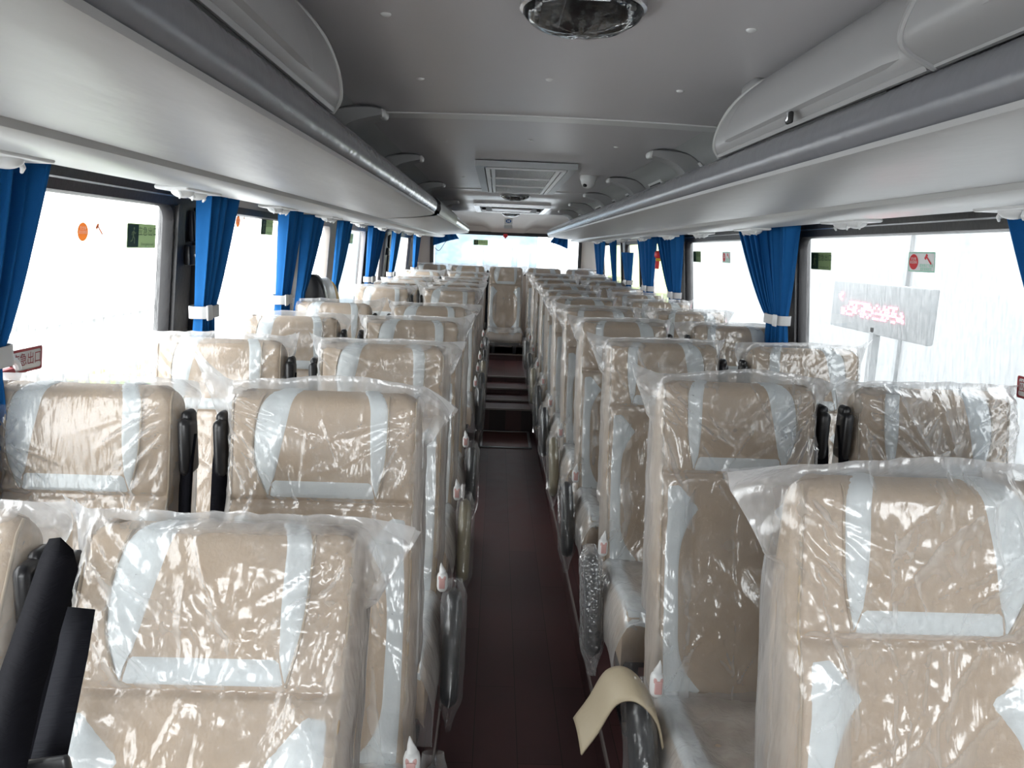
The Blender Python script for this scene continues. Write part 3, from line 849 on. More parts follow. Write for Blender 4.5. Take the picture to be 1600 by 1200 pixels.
# beige corner covers beside the rear window
for s in (-1, 1):
    mb = MB(); x0 = 1.02 if s < 0 else .995
    mb.add([(s*x0, YR-.002, 1.2), (s*(x0+.15), YR-.10, 1.2), (s*1.27, YR-.35, 1.2), (s*x0, YR-.002, 1.95), (s*(x0+.13), YR-.10, 1.95), (s*1.2, YR-.35, 1.95)], [(0, 1, 4, 3), (1, 2, 5, 4)])
    o = build('trim_%d' % (9 if s < 0 else 10), mb, M['pillar_beige']); o['kind'] = 'structure'

# curved bulkhead panel over the rear window with two scooped lobes
mb = MB(); xs = np.linspace(-1.15, 1.15, 93); G = []
for t in np.linspace(0, 1, 34):
    y = 9.30+(10.19-9.30)*(math.sin(t*PI/2)); z = 2.125-(2.125-1.905)*(1-math.cos(t*PI/2))
    row = []
    for x in xs:
        c_ = abs(x-.0)
        e = ((c_-.72)/.52)**2+((t-1.0)/.78)**2
        scoop = .045*float(smooth01(np.array((1-e)*2.2)))
        row.append((x, y+scoop*.8, z+scoop*.4 - .06*max(0, (abs(x)-.6)/.5)**2))
    G.append(row)
mb.grid(np.array(G), 0); o = build('trim_11', mb, M['pillar_beige'], sharp=None); o['kind'] = 'structure'

# ------------------------------------------------------------------ overhead racks
def rack(side, y0, y1, round0=0.0, round1=0.0, label='', tube_to=None, tube_from=None):
    """light underside panel, grey padded rail, inner floor; the ends sweep back to the wall"""
    r = empty('overhead_rack', (side*.8, (y0+y1)/2, 1.85)); tag(r, label, 'luggage rack')
    ox, oy, oz = side*.8, (y0+y1)/2, 1.85
    ys = list(np.linspace(y0, y1, 60)) if not round1 else list(np.linspace(y0, y1-round1, 40))+list(y1-round1+round1*np.sin(np.linspace(0, PI/2, 16))[1:])
    def inset(y):     # how far the front edge retreats near a rounded end
        t = 0
        if round1 and y > y1-round1: t = max(t, 1-math.sqrt(max(0, 1-((y-(y1-round1))/round1)**2)))
        if round0 and y < y0+round0: t = max(t, 1-math.sqrt(max(0, 1-((y0+round0-y)/round0)**2)))
        return t*.36
    prof = [(.484, 1.876), (.486, 1.867), (.50, 1.862), (.58, 1.851), (.70, 1.840), (.80, 1.833), (.806, 1.834)]
    G = []
    for y in ys:
        i_ = inset(y); G.append([(side*max(x, min(x+i_, .806))-ox, y-oy, z+.0*i_-oz+ (0.03*i_ if x < .5 else 0)) for x, z in prof])
    mb = MB(); mb.grid(np.array(G), 0, flip=(side < 0)); build('underside_panel', mb, M['rack'], r)
    mb = MB(); G = [[(side*(.50+inset(y))-ox, y-oy, z-oz) if j == 0 else (side*1.12-ox, y-oy, z-oz) for j, z in enumerate((1.90, 1.93))] for y in ys]
    mb.grid(np.array(G), 0); build('shelf_floor', mb, M['duct'], r)
    if tube_to is None: tube_to = y1
    if tube_from is None: tube_from = y0
    mb = MB(); pts = []; rad = []
    for y in np.linspace(tube_from, tube_to, 150):
        pts.append((side*(.519+inset(y))-ox, y-oy, 1.9135-oz)); rad.append(.0485+.0004*math.sin(y*23))
    if round1 or True: rad[-1] *= .75; rad[-2] *= .95
    mb.tube(pts, rad, 20); build('grey_rail', mb, M['tube'], r)
    if tube_to < y1 or tube_from > y0:
        mb = MB(); yy = [y for y in ys if y < tube_from+.02] if tube_from > y0 else [y for y in ys if y > tube_to-.02]
        if len(yy) > 1:
            G = [[(side*(x+inset(y))-ox, y-oy, z-oz) for x, z in ((.476, 1.872), (.465, 1.90), (.468, 1.94), (.50, 1.97), (.56, 1.985))] for y in yy]
            mb.grid(np.array(G), 0, flip=(side > 0)); build('rounded_fascia', mb, M['rack'], r)
    return r
rack(-1, -1.8, 4.86, round1=.55, label='front overhead rack over the left seats with padded grey rail and light underside')
rack(-1, 4.55, 9.55, label='short rear overhead rack behind the left rack with rounded beige start', tube_from=6.35, round1=.3)
rack(1, -1.8, 9.75, round1=.3, label='long overhead rack over the right seats with padded grey rail and light underside')

# pelmets above the windows (below the racks)
for s, i_ in ((-1, 12), (1, 13)):
    prof = [(.806, 1.836), (.812, 1.822), (.83, 1.812), (.88, 1.808), (.95, 1.810), (1.01, 1.813), (1.035, 1.820), (1.045, 1.835), (1.05, 1.86), (1.05, 2.0)]
    mb = MB(); ys = np.linspace(-1.8, 9.9, 60)
    mb.grid(np.array([[(s*x, y, z) for x, z in prof] for y in ys]), 0, flip=(s < 0))
    o = build('trim_%d' % i_, mb, M['pelmet']); o['kind'] = 'structure'

# air duct running inside the racks behind the brackets
def duct(side, y0, y1, label, n):
    d = empty('air_duct', (side*.85, (y0+y1)/2, 2.0)); tag(d, label, 'air duct'); oy = (y0+y1)/2
    prof = [(.60, 2.125), (.66, 2.112), (.70, 2.09), (.76, 2.03), (.80, 2.02), (.90, 1.93)]
    mb = MB(); mb.grid(np.array([[(side*(x-.85), y-oy, z-2.0) for x, z in prof] for y in np.linspace(y0, y1, 30)]), 0, flip=(side < 0)); build('duct_cover', mb, M['duct'], d)
    for k_ in range(n):
        y = y0+(y1-y0)*(k_+.5)/n
        mb = MB(); rot = Matrix.Rotation(side*math.radians(45), 3, 'Y')
        mb.rbox((side*(.722-.85), y-oy, 2.06-2.0), (.018, .16, .004), .003, rot=rot); v_ = build('vent_slot', mb, M['white_plastic'], d)
        mb = MB(); mb.rbox((side*(.722-.85)-side*.004, y-oy, 2.06-2.0-.004), (.006, .13, .003), .002, rot=rot); build('slot_gap', mb, M['dark'], v_)
duct(-1, 1.75, 9.2, 'grey air duct inside the left overhead rack', 6)
duct(1, 2.25, 9.3, 'grey air duct with vent slots inside the right overhead rack', 9)

def bracket(side, y, label):
    """curved plastic arm from the ceiling down to the rack shelf"""
    b = empty('rack_bracket', (side*.60, y, 2.10)); tag(b, label, 'rack bracket', 'brackets holding the overhead racks')
    top = smooth_line([(.515, 2.118), (.56, 2.125), (.64, 2.122), (.70, 2.105), (.78, 2.04), (.86, 1.96), (.90, 1.92)], 5)
    bot = smooth_line([(.515, 2.092), (.56, 2.080), (.61, 2.062), (.645, 2.03), (.665, 1.99), (.675, 1.95), (.68, 1.90)], 5)
    mb = MB(); G = []
    for (a, c) in zip(top, bot):
        w_ = .06
        G.append([(side*(a[0]-.6), -w_*.7, a[1]-2.10), (side*(a[0]*.8+c[0]*.2-.6), -w_, a[1]*.8+c[1]*.2-2.10), (side*(a[0]*.1+c[0]*.9-.6), -w_, a[1]*.1+c[1]*.9-2.10), (side*(c[0]-.6), -w_*.6, c[1]-2.10),
                  (side*(c[0]-.6), w_*.6, c[1]-2.10), (side*(a[0]*.1+c[0]*.9-.6), w_, a[1]*.1+c[1]*.9-2.10), (side*(a[0]*.8+c[0]*.2-.6), w_, a[1]*.8+c[1]*.2-2.10), (side*(a[0]-.6), w_*.7, a[1]-2.10)])
    mb.grid(np.array(G), 0, cv=True, flip=(side > 0))
    mb.f.append(tuple(range(8))); mb.m.append(0)
    build('arm', mb, M['binm'], b)
    mb = MB(); mb.rbox((side*(.518-.6), 0, .004), (.016, .040, .014), .012, n=4); build('arm_tip', mb, M['white_plastic'], b)
    mb = MB(); pts = [(side*(a[0]-.6), -.049, a[1]-2.10-.002) for a in top[14:]]; mb.tube(pts, .004, 6); build('seam', mb, M['dark'], b)
    return b
names = ['nearest', 'second', 'third', 'fourth', 'fifth', 'sixth']
for i, y in enumerate((2.62, 3.85, 5.4, 7.3)):
    bracket(-1, y, '%s curved rack bracket on the left side of the ceiling' % names[i])
for i, y in enumerate((3.35, 4.58, 5.8, 7.0, 8.2)):
    bracket(1, y, '%s curved rack bracket on the right side of the ceiling' % names[i])

# closed lockers at the front end of both racks
def locker(side, y0, y1, label, slant=.28, bulge=0.0, start_slant=False):
    b = empty('overhead_locker', (side*.5, (y0+y1)/2, 2.0)); tag(b, label, 'locker', None); oy = (y0+y1)/2
    prof = smooth_line([(.490, 1.958), (.468-bulge, 1.985), (.462-bulge, 2.03), (.475-bulge, 2.075), (.515-bulge*.6, 2.112), (.57, 2.122)], 6)
    def endy(z, y_end): return y_end-slant*max(0, (z-1.944)/.18)**1.5
    NY = 24; G = []
    for t in np.linspace(0, 1, NY):
        row = []
        for x, z in prof:
            ye = endy(z, y1); row.append((side*(x-.5), y0+(ye-y0)*t-oy, z-2.0))
        G.append(row)
    G = np.array(G)
    mb = MB(); mb.grid(G, 0, flip=(side > 0))
    e = G[-1]; back = e.copy(); back[:, 0] = side*.35; back[:, 2] = np.maximum(back[:, 2], -.07); mb.grid(np.stack([e, back]), 0, flip=(side > 0))
    e = G[0]; back = e.copy(); back[:, 0] = side*.35; mb.grid(np.stack([back, e]), 0, flip=(side > 0))
    build('shell', mb, M['binm'], b)
    # raised door panel, end rim and lower lip
    Gd = G[1:-2].copy(); Gd = Gd[:, 5:-3]; Gd[:, :, 0] -= side*.006; Gd[..., 2] -= .001
    Gd[[0, -1], :, 0] += side*.007; Gd[:, [0, -1], 0] += side*.007
    mb = MB(); mb.grid(Gd, 0, flip=(side > 0)); dr = build('door_panel', mb, M['binm'], b)
    mb = MB(); mb.tube([tuple(p) for p in G[-1]], .0055, 8); build('end_rim', mb, M['pelmet'] if not bulge else M['binm'], b)
    mb = MB(); mb.tube([(G[i, 0, 0]+side*.0, G[i, 0, 1], G[i, 0, 2]+.006) for i in range(NY)], .008, 6)
    build('lower_lip', mb, M['binm'], b)
    mb = MB(); mb.tube([(side*(.492-.5), y0+.12-oy, -.0475), (side*(.492-.5), (y0+y1)/2-oy, -.048), (side*(.492-.5), y1-.22-oy, -.0475)], [.003, .007, .003], 8); build('gap_shade_strip', mb, M['dark'], b)  # solid dark strip: shade under the lip put in as its colour
    mb = MB(); mb.rbox((side*(.462-.5)-side*.004, (y0+y1)/2-oy-.08, -.035), (.005, .012, .012), .004); lt = build('latch', mb, M['dark'], dr)
    mb = MB(); mb.rbox((side*(.462-.5)-side*.008, (y0+y1)/2-oy-.08, -.033), (.004, .004, .010), .003); build('latch_tongue', mb, M['metal'], dr)
    return b
locker(-1, -.9, 1.72, 'closed grey overhead locker with rounded white end on the left rack')
locker(1, 1.14, 2.20, 'closed grey overhead locker with small latch on the right rack')
locker(1, -.9, 1.13, 'bulging smooth grey cover at the near end of the right rack', slant=.14, bulge=.035)
mb = MB(); mb.rbox((0, 0, 0), (.05, .05, .022), .02, n=4); o = build('hinge_cap', mb, M['binm']); o.location = (.545, 2.02, 2.108)
tag(o, 'small grey hinge cap where the right locker meets the ceiling', 'cap')

# ------------------------------------------------------------------ ceiling fittings
mb0 = MB(); G = []
for t in np.linspace(0, 1, 6):
    a = t*PI/2; G.append([(.011*math.cos(a)*math.cos(q)+.0002*math.cos(q), .011*math.cos(a)*math.sin(q)+.0002*math.sin(q), -.006*math.sin(a)) for q in np.linspace(0, 2*PI, 13)[:-1]])
mb0.grid(np.array(G), 0, cv=True); mb0.f.append(tuple(range(60, 72))); mb0.m.append(0)
rv = mb0.mesh('ceiling_stud', M['white_plastic'])
for x, y, where in ((-.361, 1.607, 'left front'), (.368, 1.6, 'right front'), (-.35, 2.18, 'left, before the ceiling joint'), (0, 2.137, 'middle, before the ceiling joint'), (.366, 2.19, 'right, before the ceiling joint'),
             (-.362, 3.39, 'left, between joint and grille'), (-.003, 3.284, 'middle, between joint and grille'), (.368, 3.348, 'right, between joint and grille'), (-.36, 5.0, 'left of the ceiling grille'), (.37, 4.75, 'right of the ceiling grille')):
    o = link('ceiling_stud', rv); o.location = (x, y, ceil_z(x)+.0005)
    tag(o, 'small white ceiling stud, %s' % where, 'stud', 'white studs on the grey ceiling')

def dome_light(x, y, r, label, z=None):
    d = empty('ceiling_light', (x, y, z or ceil_z(x))); tag(d, label, 'ceiling light')
    mb = MB(); mb.tube([(0, 0, 0), (0, 0, -.012), (0, 0, -.016)], [r, r, r*.93], 40); build('base_plate', mb, M['metal'], d)
    mb = MB(); G = []
    for t in np.linspace(0, 1, 12):
        a = t*PI/2; rr2 = r*.95*math.cos(a)+.0005
        G.append([(rr2*math.cos(q), rr2*math.sin(q), -.012-.042*math.sin(a)*(1+.05*math.cos(q*10)*math.cos(a))) for q in np.linspace(0, 2*PI, 61)[:-1]])
    mb.grid(np.array(G), 0, cv=True, flip=False); build('lens', mb, M['clear'], d)
    mb = MB(); mb.rbox((0, 0, -.020), (r*.34, r*.86, .006), .004); build('reflector', mb, M['metal'], d)
    for s in (-1, 1):
        for q in range(5):
            mb = MB(); mb.rbox((s*r*.72, (q-2)*r*.22, -.02), (.006, .004, .004), .003); build('light_diode', mb, M['white_plastic'], d)
def clear_mat():
    m = bpy.data.materials.new('clear_lens_plastic'); m.use_nodes = True; nt = m.node_tree; N = nt.nodes; L = nt.links
    N.remove(N['Principled BSDF'])
    gl = N.new('ShaderNodeBsdfGlossy'); gl.inputs['Roughness'].default_value = .06
    tp = N.new('ShaderNodeBsdfTransparent'); tp.inputs[0].default_value = (.8, .82, .83, 1)
    fr = N.new('ShaderNodeFresnel'); fr.inputs[0].default_value = 1.7
    ns = N.new('ShaderNodeTexNoise'); ns.inputs['Scale'].default_value = 30; bp = N.new('ShaderNodeBump'); bp.inputs['Strength'].default_value = .4; bp.inputs['Distance'].default_value = .01
    tc = N.new('ShaderNodeTexCoord'); L.new(tc.outputs['Object'], ns.inputs[0]); L.new(ns.outputs[0], bp.inputs['Height']); L.new(bp.outputs[0], gl.inputs['Normal']); L.new(bp.outputs[0], fr.inputs['Normal'])
    mx = N.new('ShaderNodeMixShader'); L.new(fr.outputs[0], mx.inputs[0]); L.new(tp.outputs[0], mx.inputs[1]); L.new(gl.outputs[0], mx.inputs[2]); L.new(mx.outputs[0], N['Material Output'].inputs[0]); return m
M['clear'] = clear_mat()
dome_light(.02, 1.50, .118, 'large clear round ceiling light at the front of the aisle')
dome_light(0, 6.20, .12, 'round ceiling light right behind the air grille', 2.12)
dome_light(0.01, 8.85, .11, 'round ceiling light nearest the rear window', 2.105)

# return-air grille
g = empty('ceiling_grille', (.01, 4.93, 2.13)); tag(g, 'rectangular white ceiling air grille with fine fins above the aisle', 'air grille')
mb = MB()
o4 = [(-.262, -.90), (.262, -.90), (.262, .91), (-.262, .91)]
def ringbox(mb, hx_, hy_, w_, z0, z1, mi=0):
    A = [(-hx_, -hy_), (hx_, -hy_), (hx_, hy_), (-hx_, hy_)]; Bq = [(-hx_+w_, -hy_+w_), (hx_-w_, -hy_+w_), (hx_-w_, hy_-w_), (-hx_+w_, hy_-w_)]
    Gq = np.array([[(x, y, z0) for x, y in A], [(x, y, z1) for x, y in A], [(x, y, z1) for x, y in Bq], [(x, y, z0) for x, y in Bq]])
    mb.grid(Gq, mi, cv=True, flip=True)
ringbox(mb, .265, .90, .045, 0, -.030); build('outer_frame', mb, M['grille_frame'], g, smooth=False)
mb = MB(); ringbox(mb, .212, .845, .022, -.002, -.036)
for x in (-.172, .172): mb.box((x, 0, -.030), (.010, .82, .005))
for y in (-.28, .28): mb.box((0, y, -.030), (.19, .006, .005))
build('inner_frame', mb, M['white_plastic'], g, smooth=False)
mb = MB()
for k_ in range(44):
    mb.box((-.155+.31*k_/43, 0, -.016), (.0014, .82, .012))
build('fins', mb, M['white_plastic'], g, smooth=False)['kind'] = 'stuff'
mb = MB(); mb.box((0, 0, -.001), (.20, .84, .001)); build('filter', mb, M['duct'], g, smooth=False)

# roof hatch further back
g = empty('roof_hatch', (0, 8.0, 2.105)); tag(g, 'recessed roof hatch with chrome frame near the rear window', 'roof hatch')
mb = MB(); ringbox(mb, .37, .62, .055, 0.01, -.022); build('hatch_frame', mb, M['metal'], g, smooth=False)
mb = MB(); mb.box((0, 0, -.004), (.318, .565, .004)); build('hatch_lid', mb, M['dark'], g, smooth=False)
mb = MB(); mb.rbox((0, -.1, -.018), (.20, .22, .010), .008); build('hatch_panel', mb, M['ceiling_rear'], g)
for s in (-1, 1):
    mb = MB(); mb.rbox((s*.28, 0, -.02), (.02, .10, .010), .006); build('hatch_handle', mb, M['black_plastic'], g)

# camera dome on the right of the ceiling
g = empty('dome_camera', (.40, 4.62, ceil_z(.40))); tag(g, 'white dome camera on the ceiling beside the right rack brackets', 'camera')
mb = MB(); mb.tube([(0, 0, .0), (0, 0, -.02), (0, 0, -.035)], [.050, .050, .044], 28); build('base', mb, M['white_plastic'], g)
mb = MB(); G = []
for t in np.linspace(0, 1, 9):
    a = t*PI/2; G.append([(.043*math.cos(a)*math.cos(q)+.0003*math.cos(q), .043*math.cos(a)*math.sin(q)+.0003*math.sin(q), -.034-.040*math.sin(a)) for q in np.linspace(0, 2*PI, 25)[:-1]])
mb.grid(np.array(G), 0, cv=True); build('shell', mb, M['white_plastic'], g)
mb = MB(); mb.rbox((-.022, -.028, -.058), (.012, .010, .010), .008); build('lens', mb, M['black_plastic'], g)

# reading lights with air nozzles under the pelmets
def reading(side, y, label):
    r = empty('reading_light', (side*.985, y, 1.8115)); tag(r, label, 'reading light', 'white reading lights and air nozzles under the racks')
    mb = MB(); mb.rbox((0, 0, -.002), (.045, .125, .006), .006, n=4); build('base_plate', mb, M['white_plastic'], r)
    for dy in (-.05, .045):
        mb = MB(); G = []
        for t in np.linspace(0, 1, 7):
            a = t*PI/2; G.append([(.030*math.cos(a)*math.cos(q), dy+.036*math.cos(a)*math.sin(q), -.006-.020*math.sin(a)) for q in np.linspace(0, 2*PI, 21)[:-1]])
        mb.grid(np.array(G), 0, cv=True); build('nozzle', mb, M['white_plastic'], r)
    for dy in (-.085, 0.0, .08):
        mb = MB(); mb.tube([(-.004*side, dy, -.006), (-.008*side, dy+.004, -.020), (0, dy+.012, -.027)], [.006, .005, .003], 8); build('switch', mb, M['white_plastic'], r)
for i, y in enumerate((1.33, 2.18, 3.05, 3.95, 4.85, 5.75, 6.6, 7.5, 8.4)):
    reading(-1, y, '%s reading light under the left rack' % (['nearest', 'second', 'third', 'fourth', 'fifth', 'sixth', 'seventh', 'eighth', 'ninth'][i]))
for i, y in enumerate((1.6, 2.42, 3.36, 4.2, 5.0, 5.9, 6.8, 7.7, 8.6)):
    reading(1, y, '%s reading light under the right rack' % (['nearest', 'second', 'third', 'fourth', 'fifth', 'sixth', 'seventh', 'eighth', 'ninth'][i]))

# ------------------------------------------------------------------ curtains
def curtain(side, top, tie, label, ztie=1.41, zbot=1.02, folds=9, seed=1, top_z=1.826, xw=1.115, tie_strap=True):
    c = empty('curtain', (side*xw, sum(tie)/2, 0.98)); tag(c, label, 'curtain', None)
    oy = sum(tie)/2; nu, nv = folds*12+1, 40; G = []
    rs = random.Random(seed); ph = [rs.random()*6 for _ in range(4)]
    for z in np.linspace(top_z, zbot, nv):
        if z > ztie:
            k_ = (z-ztie)/(top_z-ztie); e = k_**.75 if k_ > 0 else 0
            y0 = tie[0]+(top[0]-tie[0])*e; y1 = tie[1]+(top[1]-tie[1])*e
            am = .013+.012*k_
        else:
            k_ = (ztie-z)/(ztie-zbot); y0 = tie[0]-.03*k_; y1 = tie[1]+.04*k_; am = .013+.010*k_
        row = []
        for u in np.linspace(0, 1, nu):
            w_ = math.sin(u*folds*2*PI+ph[0]+.7*math.sin(u*5+ph[1]+z*2)); w2 = math.sin(u*folds*PI*.7+ph[2])
            y = y0+(y1-y0)*(u+.012*math.sin(u*folds*4*PI))
            row.append((side*(wx(z)-HALF)*.8*1-side*(am*w_+am*.5*w2), y-oy, z-.98))
        G.append(row)
    mb = MB(); mb.grid(np.array(G), 0, flip=(side > 0)); o = build('cloth', mb, M['curtain'], c, sharp=None); solid(o, .003)
    if tie_strap:
        w_ = (tie[1]-tie[0])/2+.012; xo = side*(wx(ztie)-HALF)*.8
        mb = MB(); G = []
        for z in (ztie-.021, ztie-.018, ztie+.018, ztie+.021):
            G.append([(xo+.036*math.copysign(abs(math.cos(a))**.6, math.cos(a)), w_*math.copysign(abs(math.sin(a))**.6, math.sin(a)), z-.98) for a in np.linspace(0, 2*PI, 33)[:-1]])
        mb.grid(np.array(G), 0, cv=True, flip=True); o = build('strap', mb, M['tie'], c); solid(o, .003)
        mb = MB(); mb.rbox((xo-side*.039, -w_*.75, ztie-.98), (.004, .022, .026), .004); build('buckle', mb, M['white_plastic'], c)
    return c
curtain(-1, (1.30, 1.74), (1.40, 1.56), 'nearest blue curtain at the left edge, tied beside the big bright window', folds=11, seed=2, ztie=1.43)
curtain(-1, (2.60, 2.90), (2.60, 2.72), 'blue curtain tied right behind the black pillar of the nearest left window', folds=6, seed=3, ztie=1.43)
curtain(-1, (3.57, 3.80), (3.56, 3.70), 'blue curtain in front of the beige door post on the left', folds=5, seed=4)
curtain(-1, (4.14, 4.40), (4.04, 4.10), 'slanting blue curtain in the narrow window before the round white housing', folds=5, seed=5, xw=1.14, tie_strap=False)
curtain(-1, (4.98, 5.28), (4.90, 4.97), 'slanting blue curtain in the left window behind the white housing', folds=5, seed=6, xw=1.14, tie_strap=False)
curtain(-1, (6.02, 6.70), (6.00, 6.25), 'blue curtain with grey strap past the middle of the left side', folds=6, seed=7)
curtain(-1, (7.25, 7.80), (7.25, 7.45), 'blue curtain at the far left black pillar', folds=5, seed=8)
curtain(-1, (9.10, 9.75), (9.25, 9.60), 'last blue curtain on the left, beside the rear wall', folds=5, seed=9)
curtain(1, (1.40, 1.83), (1.42, 1.60), 'blue curtain cut by the right edge of the photo', folds=8, seed=10)
curtain(1, (3.19, 3.86), (3.28, 3.46), 'wide blue pleated curtain between the two nearest frosted right windows', folds=13, seed=11, ztie=1.42)
curtain(1, (5.22, 5.85), (5.28, 5.48), 'second blue curtain on the right, beside the black pillar', folds=8, seed=12)
curtain(1, (6.10, 6.75), (6.22, 6.48), 'third blue curtain on the right, beside the red hammer', folds=6, seed=13)
curtain(1, (7.35, 7.80), (7.42, 7.66), 'small blue curtain inside the narrow framed window on the right', folds=4, seed=14, top_z=1.70, xw=1.15)
curtain(1, (8.15, 8.35), (8.12, 8.22), 'thin blue curtain at the beige post on the far right', folds=3, seed=16, tie_strap=False)
curtain(1, (9.05, 9.80), (9.2, 9.6), 'last blue curtain on the right, beside the rear wall', folds=6, seed=15)
# the loose rear window curtains
def rear_curtain(s, label, x0, x1, zlow):
    c = empty('rear_curtain', (s*x0, 10.165, 1.85)); tag(c, label, 'curtain')
    mb = MB(); G = []
    for u in np.linspace(0, 1, 25):
        x = x0+(x1-x0)*u; row = []
        for v_ in np.linspace(0, 1, 10):
            z = 1.935-v_*(.135+zlow*(1-u)**1.3)
            row.append((s*(x-x0)-s*.10*v_*(u), -.02*math.sin(u*22)-.01, z-1.85))
        G.append(row)
    mb.grid(np.array(G), 0, flip=(s > 0)); o = build('cloth', mb, M['curtain'], c, sharp=None); solid(o, .002)
    mb = MB(); pts = [(s*(-.015), 0, -.12-zlow*.5), (s*(-.06 if s > 0 else -.08), 0, -.19-zlow*.2), (s*(-.16), 0, -.10), (s*(-.27), 0, .03)]
    mb.tube([(a, b, c_) for a, b, c_ in smooth_line([p for p in pts], 8)], .004, 6); build('cord', mb, M['dark'], c)
rear_curtain(-1, 'small bunched blue curtain at the upper left of the rear window', .98, .74, .10)
rear_curtain(1, 'small bunched blue curtain at the upper right of the rear window', .80, .66, .08)

# ------------------------------------------------------------------ stickers and signs
dg = None
def text_mesh(body, size, name):
    cu = bpy.data.curves.new(name, 'FONT'); cu.body = body; cu.size = size; cu.align_x = 'CENTER'; cu.align_y = 'CENTER'
    o = bpy.data.objects.new(name, cu); COL.objects.link(o); bpy.context.view_layer.update()
    me = bpy.data.meshes.new_from_object(o.evaluated_get(bpy.context.evaluated_depsgraph_get()))
    bpy.data.objects.remove(o); bpy.data.curves.remove(cu); return me
def text(name, body, size, m_, parent, x, y, z=.0016, sx=1.0):
    me = text_mesh(body, size, name); me.materials.clear(); me.materials.append(m_)
    o = link(name, me, parent); o.location = (x, y, z); o.scale = (sx, 1, 1); return o
def rect(name, w_, h_, m_, parent, z, x=0, y=0, r=.004, border=None):
    def pts(w2, h2): return [(x+a, y+b, z) for a, b in rr_(-w2/2, w2/2, -h2/2, h2/2, min(r, w2/2.1, h2/2.1), 4)]
    mb = MB()
    if border:
        A = np.array([pts(w_, h_), pts(w_-2*border, h_-2*border)]); mb.grid(A, 0, cv=True)
    else: P_ = pts(w_, h_); mb.add(P_, [tuple(range(len(P_)))])
    return build(name, mb, m_, parent, smooth=False)
def side_root(name, side, y, z, d=.0):
    """sticker frame on a side window: local x along the window, local z towards the cabin"""
    x = side*(wx(z)+.018-.004-d)
    up = Vector((-side*.09, 0, 1)).normalized(); nr = Vector((-side, 0, -.09)).normalized(); xr = up.cross(nr).normalized()
    r = bpy.data.objects.new(name, None); COL.objects.link(r)
    r.matrix_world = Matrix.Translation((x, y, z)) @ Matrix((xr, up, nr)).transposed().to_4x4(); return r
def exit_sticker(side, y, z, w_, h_, label):
    r = side_root('exit_sticker', side, y, z); tag(r, label, 'sticker')
    rect('sticker_sheet', w_, h_, M['green_pale'], r, 0)
    rect('dark_panel', w_*.36, h_*.92, M['green_dark'], r, .0008, x=-w_*.30, r=.002)
    man(r, -w_*.30, 0, h_*.8, M['green_pale'])
    text('characters', '应急出口', h_*.40, M['green_dark'], r, w_*.19, h_*.17, sx=.36*w_/h_*1.25)
    text('small_text', 'Emergency exit', h_*.17, M['green_dark'], r, w_*.19, -h_*.34, sx=.42*w_/h_)
    return r
def man(parent, x, y, s, m_):
    """running figure of the exit sign"""
    mb = MB(); P_ = lambda pts, r: mb.tube([(x+a*s, y+b*s, .0016) for a, b in pts], r*s, 6)
    mb.disc((x+.06*s, y+.36*s, .0016), .075*s, .075*s, (1, 0, 0), (0, 1, 0))
    P_([(.03, .26), (-.02, .0)], .065); P_([(.03, .22), (.20, .10), (.26, .18)], .03); P_([(.03, .22), (-.14, .16), (-.18, .02)], .03)
    P_([(-.02, .0), (.14, -.16), (.12, -.40)], .04); P_([(-.02, .0), (-.10, -.22), (-.28, -.30)], .04)
    mb.v = [(a, b, .0016+(c-.0016)*.02) for a, b, c in mb.v]
    return build('running_figure', mb, m_, parent)
exit_sticker(-1, 2.44, 1.68, .195, .075, 'green emergency exit sticker with running figure on the nearest left window')
exit_sticker(-1, 3.735, 1.745, .19, .075, 'green exit sticker on the second bright left window')
exit_sticker(-1, 5.85, 1.72, .17, .075, 'green exit sticker on the left window past the round white housing')
exit_sticker(-1, 7.02, 1.70, .16, .075, 'green exit sticker on the left window before the far black pillar')
exit_sticker(1, 3.21, 1.684, .20, .072, 'green exit sticker on the nearest frosted right window')
exit_sticker(1, 5.23, 1.684, .20, .072, 'green exit sticker on the second right window')
r = bpy.data.objects.new('exit_sticker', None); COL.objects.link(r)
r.matrix_world = Matrix.Translation((-.355, YR+.04, 1.765)) @ Matrix(((1, 0, 0), (0, 0, -1), (0, 1, 0))).to_4x4()
tag(r, 'wide green exit sticker on the rear window', 'sticker')
rect('sticker_sheet', .19, .07, M['green_pale'], r, 0); rect('dark_panel', .055, .062, M['green_dark'], r, .001, x=-.062, r=.002); man(r, -.062, 0, .055, M['green_pale'])
text('characters', '应急出口', .036, M['green_dark'], r, .03, .002, sx=.75)

def hammer_sticker(side, y, z, label, orange=False):
    r = side_root('hammer_sticker', side, y, z); tag(r, label, 'sticker')
    if not orange:
        rect('sticker_sheet', .155, .064, M['white'], r, 0, r=.004); rect('green_border', .152, .061, M['green_line'], r, .0008, r=.004, border=.0022)
    mb = MB(); mb.disc((-.045, 0, .001), .027, .025, (1, 0, 0), (0, 1, 0)); build('red_disc', mb, M['orange'] if orange else M['red'], r, smooth=False)
    text('disc_text', '安全锤\n敲击玻璃', .011, M['white'], r, -.045, .004, sx=.95)
    mb = MB(); mb.tube([(.030, .018, .0016), (.058, -.006, .0016)], .0028, 6); mb.tube([(.022, .010, .0016), (.034, .024, .0016)], .005, 6)
    mb.v = [(a, b, .0016+(c-.0016)*.05) for a, b, c in mb.v]
    build('hammer_picture', mb, M['orange'] if orange else M['red'], r)
    if not orange: text('note_text', '紧急情况下用锤\n敲碎玻璃逃生', .011, M['green_line'], r, .030, -.017, sx=1.0)
    return r
hammer_sticker(-1, 2.14, 1.685, 'orange round hammer sticker on the nearest left window', True)
hammer_sticker(-1, 3.36, 1.757, 'small red round sticker on the second bright left window', True)
hammer_sticker(1, 2.44, 1.692, 'red disc and hammer sticker with green border on the nearest right window')
